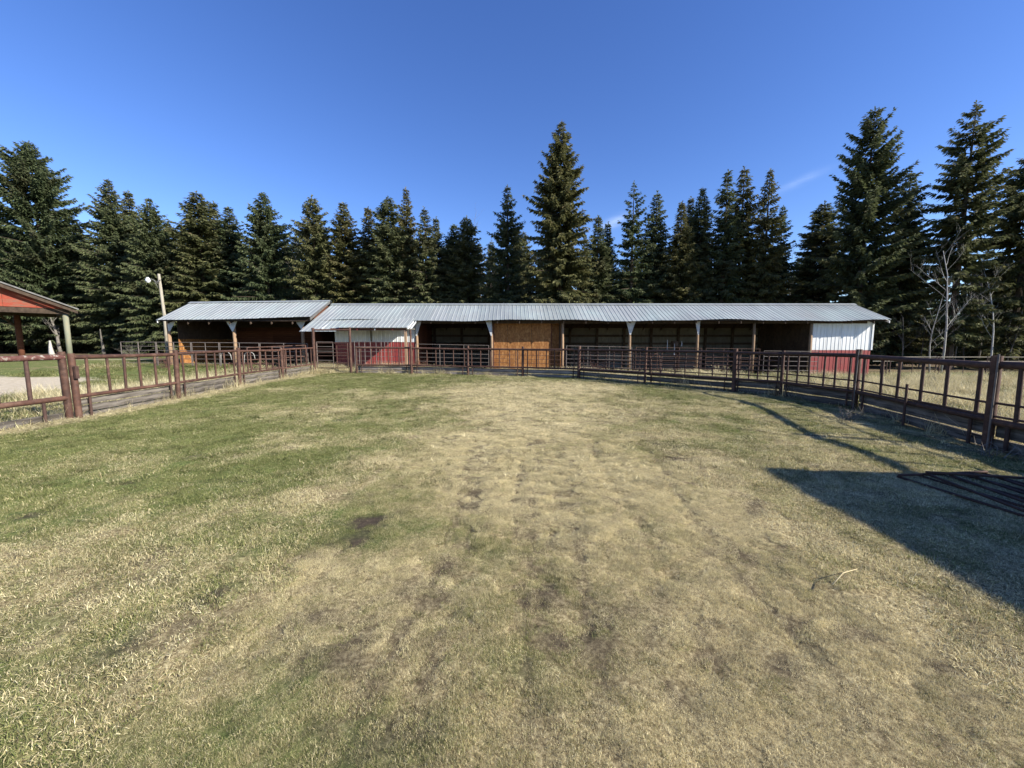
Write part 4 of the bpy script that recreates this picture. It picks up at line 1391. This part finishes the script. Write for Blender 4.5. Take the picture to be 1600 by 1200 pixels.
# ------------------------------------------------------------------ bare trees
def bare_tree(H, seed, r0, spread=.5, levels=3, bend=.12, start=.3):
    r = random.Random(seed)
    tr, bx_ = MB(), MB()
    def grow(mb, p, d, L, rad, lev):
        pts, n = [p], 5
        for k in range(n):
            d = (d + Vector((r.uniform(-1, 1), r.uniform(-1, 1), r.uniform(-.3, .6))) * bend).normalized()
            pts.append(pts[-1] + d * (L / n))
        mb.tube(pts, [rad * (1 - .75 * k / n) for k in range(n + 1)], 6 if lev == 0 else (4 if lev == 1 else 3))
        if lev >= levels:
            return
        nb2 = r.randint(9, 13) if lev == 0 else r.randint(4, 6)
        for j in range(nb2):
            t = start + (1 - start) * (j + r.random()) / nb2 if lev == 0 else .25 + .7 * r.random()
            i0 = min(n - 1, int(t * n))
            q_ = pts[i0].lerp(pts[i0 + 1], t * n - i0)
            az = r.random() * 6.283
            side = Vector((math.cos(az), math.sin(az), 0))
            dd = (d * (1 - spread) + side * spread + Vector((0, 0, .25))).normalized()
            grow(bx_, q_, dd, L * r.uniform(.22, .42) * (1.15 - .5 * t if lev == 0 else 1.1), rad * (.30 if lev == 0 else .5) * (1.1 - .6 * t), lev + 1)
    grow(tr, Vector((0, 0, -.2)), Vector((r.uniform(-.05, .05), 0, 1)), H, r0, 0)
    return tr, bx_

BARE = [
    (1454, 566, 27.0, 5.2, .055, .02, 'slim white birch trunk with a crooked foot in the field at right', 'pale_bark', 31),
    (1472, 566, 26.5, 8.4, .075, .10, 'leaning white birch with long pale trunk, tallest in the right field', 'pale_bark', 32),
    (1547, 566, 28.0, 7.8, .07, .08, 'forked pale bare tree behind the rail fence at right', 'pale_bark', 33),
    (1562, 562, 33.0, 9.0, .09, .12, 'dark leaning bare tree behind the forked pale one', 'twig_grey', 34),
    (1528, 560, 34.0, 9.5, .09, .08, 'grey bare tree between the thin-crowned spruce and the forked pale tree', 'twig_grey', 35),
    (1590, 562, 31.0, 8.0, .08, .02, 'bare grey tree at the right edge of the field', 'twig_grey', 36),
    (1412, 560, 30.0, 4.2, .045, -.02, 'short bare sapling just right of the barn end', 'twig_grey', 37),
    (1230, 555, 41.0, 10.0, .10, 0, 'bare grey tree in the gap between half-dead and dark short spruce', 'twig_grey', 38),
    (757, 555, 45.0, 13.5, .12, 0, 'bare tree filling the sky gap left of the broken-topped spruce', 'twig_grey', 39),
    (452, 555, 46.0, 13.0, .12, 0, 'bare poplar between blunt-topped spruce and full spruce', 'twig_grey', 40),
    (82, 558, 37.5, 1.5, .24, 0, 'stout white poplar stump under the shelter roof line', 'pale_bark', 41),
    (96, 556, 39.0, 4.5, .17, 0, 'grey poplar trunk right beside the stout white stump', 'twig_grey', 42),
    (163, 556, 38.0, 2.6, .15, -.02, 'pale broken snag between shelter and yard light', 'twig_grey', 43),
    (1490, 562, 30.0, 6.0, .05, .03, 'thin bare sapling right of the tall leaning white birch', 'twig_grey', 51),
    (1508, 562, 32.0, 7.0, .055, -.03, 'thin bare grey tree in front of the thin-crowned spruce trunk', 'twig_grey', 52),
    (1571, 562, 29.0, 6.5, .05, .05, 'thin bare tree crowding the forked pale one', 'twig_grey', 53),
    (1583, 562, 33.0, 9.5, .06, .02, 'tall thin bare tree beside the layered spruce cut by the edge', 'twig_grey', 54),
    (1600, 562, 28.0, 6.5, .05, -.04, 'bare brushy sapling at the very right edge of the field', 'twig_grey', 55),
    (1436, 562, 31.0, 5.0, .045, .05, 'leafless sapling between the barn end and the slim crooked birch', 'twig_grey', 56),
]
for (px, py, Y, H, r0_, lean, label, mt, sd) in BARE:
    x = xat(px, Y, py)
    t = thing('bare_tree', label, 'bare tree', (x, Y, gzf(x, Y)), 0, 'bare trees at the wood edge')
    t.rotation_euler = (0, lean, 0)
    a, b = bare_tree(H, sd, r0_, levels=0 if r0_ > .14 and px in (82, 163) else 3)
    a.build('trunk', mt, t, True)
    if b.v:
        b.build('branches', 'twig_grey' if mt == 'twig_grey' else mt, t)

# twiggy brush
def brush(name, label, loc, n, h, w, mat, seed, cat='shrub'):
    r = random.Random(seed)
    t = thing(name, label, cat, loc)
    m = MB()
    for k in range(n):
        az = r.random() * 6.283
        d = Vector((math.cos(az) * r.uniform(.1, .8) * w, math.sin(az) * r.uniform(.1, .8) * w, h * r.uniform(.5, 1)))
        p = Vector((r.uniform(-.15, .15), r.uniform(-.15, .15), -.05))
        md = p + d * .5 + Vector((r.uniform(-.06, .06), r.uniform(-.06, .06), .05))
        m.tube([p, md, p + d], [.007, .005, .002], 3)
        for j in range(3):
            s = r.uniform(.4, .95)
            q_ = p + d * s
            m.tube([q_, q_ + Vector((r.uniform(-.14, .14), r.uniform(-.14, .14), r.uniform(.0, .14)))], [.004, .0015], 3)
    o = m.build('twigs', mat, t)
    return t
def g3(px, py):
    p = G(px, py)
    return Vector((p.x, p.y, gzf(p.x, p.y)))
brush('twig_shrub', 'tangle of dead twigs at the foot of the right fence post pair', g3(1322, 655), 20, .36, .55, 'twig_grey', 1)
brush('twig_shrub', 'dead weeds by the heavy post near the right edge', g3(1566, 716), 12, .30, .5, 'twig_grey', 2)
brush('twig_shrub', 'reddish dead brush before the left post of the open shed', Vector((xat(255, 21), 21, gzf(-18, 21))), 30, 1.1, .7, 'twig_red', 3)
brush('twig_shrub', 'low reddish brush behind the curving fence before the fourth bay', Vector((xat(935, 20.4), 20.4, gzf(4, 20.4))), 30, .8, 1.3, 'twig_red', 4)
brush('twig_shrub', 'pale weeds behind the planks before the fifth bay', Vector((xat(1125, 18.5), 18.5, gzf(9, 18.5))), 34, .7, 1.5, 'dead_straw', 5)
brush('twig_shrub', 'dry weeds at the corner of the lean-to wall', Vector((xat(655, 21.4), 21.4, gzf(-5, 21.4))), 26, .8, .7, 'twig_red', 6)
brush('twig_shrub', 'grey brush under the spruces left of the yard light', Vector((xat(205, 30), 30, gzf(-28, 30))), 36, 1.2, 1.6, 'twig_grey', 8)

# ------------------------------------------------------------------ grass
def patch(seed, n, rad, lmin, lmax, wid, flat):
    """a mat of bent blades, three triangles each folded into two quads"""
    r = np.random.default_rng(seed)
    az = r.random(n) * 6.283
    rr_ = rad * np.sqrt(r.random(n))
    pa_ = r.random(n) * 6.283
    p = np.stack([rr_ * np.cos(pa_), rr_ * np.sin(pa_), np.full(n, -.008)], -1)
    ln = r.uniform(lmin, lmax, n)
    t1 = np.clip(r.normal(flat, .34, n), .05, 1.5)                # tilt from upright
    t2 = np.clip(t1 + r.uniform(.1, .8, n), .1, 1.75)
    h = np.stack([np.cos(az), np.sin(az), np.zeros(n)], -1)
    up = np.array([0, 0, 1.0])
    d1 = h * np.sin(t1)[:, None] + up * np.cos(t1)[:, None]
    d2 = h * np.sin(t2)[:, None] + up * np.cos(t2)[:, None]
    sv = np.stack([-np.sin(az), np.cos(az), np.zeros(n)], -1)
    tw = r.normal(0, .5, n)
    sv = sv * np.cos(tw)[:, None] + np.cross(h, sv) * np.sin(tw)[:, None]
    w = (wid * r.uniform(.6, 1.4, n))[:, None]
    m1 = p + d1 * (ln * .5)[:, None]
    e = m1 + d2 * (ln * .55)[:, None]
    co = np.stack([p - sv * w * .5, p + sv * w * .5, m1 + sv * w * .45, m1 - sv * w * .45, e + sv * w * .12, e - sv * w * .12], 1).reshape(-1, 3)
    i = np.arange(n)[:, None] * 6
    fc = np.concatenate([i + np.array([0, 1, 2, 3]), i + np.array([3, 2, 4, 5])])
    return mesh_np('grass_patch', co, fc, 'grass_blades', False, {'blade': np.repeat(r.random(n), 6)})

near_p = [patch(200 + k, 520, .17, .010, .034, .0021, .85) for k in range(7)]
r1 = np.random.default_rng(77)
def spread(x0, x1, y0, y1, dens):
    n = int((x1 - x0) * (y1 - y0) * dens)
    return r1.uniform(x0, x1, n), r1.uniform(y0, y1, n)
X_, Y_ = [], []
for (y0, y1, dens) in ((.7, 4, 135), (4, 8, 125), (8, 13, 95), (13, 20.2, 70)):
    a, b = spread(-11.5, 9, y0, y1, dens)
    k = (np.abs(a) < 1.42 * b + 1.2)
    X_.append(a[k]); Y_.append(b[k])
x, y = np.concatenate(X_), np.concatenate(Y_)
box = (x > -1.6) & (x < 2.2) & (y > .9) & (y < 7)                    # where the tracks run the mat is set in small pieces
a, b = spread(-1.6, 2.2, .9, 7, 760)
fine = np.concatenate([np.zeros((~box).sum(), bool), np.ones(len(a), bool)])
x, y = np.concatenate([x[~box], a]), np.concatenate([y[~box], b])
dry, bare, dirt, litter = masks(x, y)
keep = inside(x, y, PEN) & (r1.random(len(x)) > bare * np.where(fine, 1.05, .92))
fine = fine[keep]
x, y, dry = x[keep], y[keep], dry[keep]
n = len(x)
grow_ = (1 + .03 * np.clip(y - 3, 0, 18)) * r1.uniform(.6, 1.15, n) * np.where(fine, .36, 1)                           # coarser clumps where fewer are set
sc = r1.uniform(.75, 1.25, n)
tuft = .45 + 1.2 * fbm(x * 2.6, y * 2.6, 63, 3) * r1.uniform(.6, 1.4, n)
scl = np.stack([sc * grow_, sc * grow_, sc * tuft * (1 + .02 * np.clip(y - 3, 0, 18)) * np.where(fine, .75, 1)], -1)
rot = np.stack([r1.normal(0, .06, n), r1.normal(0, .06, n), r1.random(n) * 6.28], -1)
scatter('grass', np.stack([x, y, gz(x, y)], -1), scl, rot, r1.integers(0, 7, n), near_p, {'dry': np.clip(dry + r1.normal(0, .20, n), 0, 1.2), 'tone': np.clip(r1.normal(1.10, .26, n), .45, 1.38)})

# single tufts that stand out of the mat, pale or dark
tuft_p = [patch(240 + k, 34, .075, .022, .062, .0046, .75) for k in range(6)]
X_, Y_ = [], []
for (y0, y1, dens) in ((4.2, 8, 30), (8, 13, 40), (13, 20.2, 40)):
    a, b = spread(-11.5, 9, y0, y1, dens)
    k = (np.abs(a) < 1.42 * b + 1.2)
    X_.append(a[k]); Y_.append(b[k])
x, y = np.concatenate(X_), np.concatenate(Y_)
dry, bare, dirt, litter = masks(x, y)
keep = inside(x, y, PEN) & (bare < .5)
x, y, dry = x[keep], y[keep], dry[keep]
n = len(x)
pale = r1.random(n) < .55
sc = r1.uniform(.7, 1.3, n) * (.85 + .03 * np.clip(y, 0, 18))
scatter('grass_tufts', np.stack([x, y, gz(x, y)], -1), np.stack([sc, sc, sc * r1.uniform(.7, 1.2, n)], -1), np.stack([r1.normal(0, .1, n), r1.normal(0, .1, n), r1.random(n) * 6.28], -1), r1.integers(0, 6, n), tuft_p, {'dry': np.clip(dry + np.where(pale, .15, -.15), 0, 1.1), 'tone': np.where(pale, r1.uniform(1.0, 1.3, n), r1.uniform(.3, .6, n))})

# taller grass outside the pen
tall_p = [patch(300 + k, 80, .17, .12, .42, .0055, .42) for k in range(5)]
low_p = [patch(320 + k, 120, .2, .05, .13, .006, .8) for k in range(4)]
X_, Y_ = [], []
for (xa, xb, ya, yb, dens) in ((-14.5, -8.9, 4.5, 21.5, 26), (-24, -14, 6, 26, 7), (-12, 4, 18.6, 22.3, 28), (2.5, 18, 9, 22.2, 17), (17, 34, 10, 24, 9), (6.4, 15, 3, 10, 15)):
    a, b = spread(xa, xb, ya, yb, dens)
    X_.append(a); Y_.append(b)
x, y = np.concatenate(X_), np.concatenate(Y_)
dry, bare, dirt, litter = masks(x, y)
big_ = fbm(x * .6, y * .6, 15, 3)
keep = ~inside(x, y, PEN) & (r1.random(len(x)) > np.maximum(dirt * 1.1, litter)) & (np.abs(x) < 1.5 * y + 2)
x, y, dry, big_ = x[keep], y[keep], dry[keep], big_[keep]
n = len(x)
dl = seg_dist(x, y, LF)
istall = (r1.random(n) < np.clip(.2 + 1.1 * (dry - .5) + .9 * (big_ - .5), .03, .85)) & ~((x < -14.5) & (dry < .7))
pid = np.where(istall, r1.integers(0, 5, n), 5 + r1.integers(0, 4, n))
sc = r1.uniform(.7, 1.2, n) * np.where(istall, .55 + .75 * big_, 1.25)
scatter('tall_dry_grass', np.stack([x, y, gz(x, y)], -1), np.stack([sc * 1.1, sc * 1.1, sc], -1), np.stack([r1.normal(0, .08, n), r1.normal(0, .08, n), r1.random(n) * 6.28], -1), pid, tall_p + low_p, {'dry': np.clip(dry + r1.normal(0, .10, n) + np.where(istall, .3, -.05), 0, 1), 'tone': np.clip(r1.normal(.95, .2, n), .4, 1.25)})

# straw litter swept along the left planks
straw_p = [patch(340 + k, 60, .16, .06, .16, .005, 1.35) for k in range(4)]
t = r1.random(900) * (len(LF) - 1)
i0 = np.minimum(t.astype(int), len(LF) - 2)
A_ = np.array([tuple(p) for p in LF])
pt = A_[i0] + (A_[i0 + 1] - A_[i0]) * (t - i0)[:, None]
x = pt[:, 0] + np.abs(r1.normal(.05, .16, 900)) + .02
y = pt[:, 1]
scatter('straw_litter', np.stack([x, y, gz(x, y) + .01], -1), np.repeat(r1.uniform(.7, 1.1, 900)[:, None], 3, 1), np.stack([np.zeros(900), np.zeros(900), r1.random(900) * 6.28], -1), r1.integers(0, 4, 900), straw_p, {'dry': np.ones(900), 'tone': np.clip(r1.normal(.85, .2, 900), .4, 1.2)})

# ------------------------------------------------------------------ two wisps of cloud in the sky
tc = nd(wt, 'ShaderNodeTexCoord')
dirv = tc.outputs['Generated']
wisp = None
for (pxa, pya, ax, ay, ang, st_) in ((958, 348, .036, .010, .35, .22), (1248, 284, .040, .007, .30, .09)):
    d = ray(pxa, pya).normalized()
    h = Vector((d.y, -d.x, 0)).normalized()
    v = h.cross(d).normalized()
    if v.z < 0:
        v = -v
    u_, v_ = h * math.cos(ang) + v * math.sin(ang), v * math.cos(ang) - h * math.sin(ang)
    def dot(vec, div):
        q_ = nd(wt, 'ShaderNodeVectorMath', operation='DOT_PRODUCT')
        wt.links.new(dirv, q_.inputs[0])
        q_.inputs[1].default_value = tuple(vec / div)
        return q_.outputs['Value']
    du, dv, dd = dot(u_, ax), dot(v_, ay), dot(d, 1.0)
    e = mth(wt, 'ADD', mth(wt, 'MULTIPLY', du, du), mth(wt, 'MULTIPLY', dv, dv))
    e = mth(wt, 'POWER', 2.718, mth(wt, 'MULTIPLY', e, -1.0))
    e = mth(wt, 'MULTIPLY', mth(wt, 'MULTIPLY', e, mth(wt, 'GREATER_THAN', dd, 0.5)), st_)
    wisp = e if wisp is None else mth(wt, 'ADD', wisp, e)
mpn = nd(wt, 'ShaderNodeMapping')
mpn.inputs['Scale'].default_value = (14, 14, 60)
wt.links.new(dirv, mpn.inputs[0])
wn = noise(wt, mpn.outputs[0], 1.5, 5, .65)
wisp = mth(wt, 'MULTIPLY', wisp, ramp(wt, wn, [(.3, (.25, .25, .25)), (.65, (1, 1, 1))]))
wt.links.new(mixc(wt, wisp, hs.outputs[0], (7.5, 8.2, 9.2)), bg.inputs['Color'])
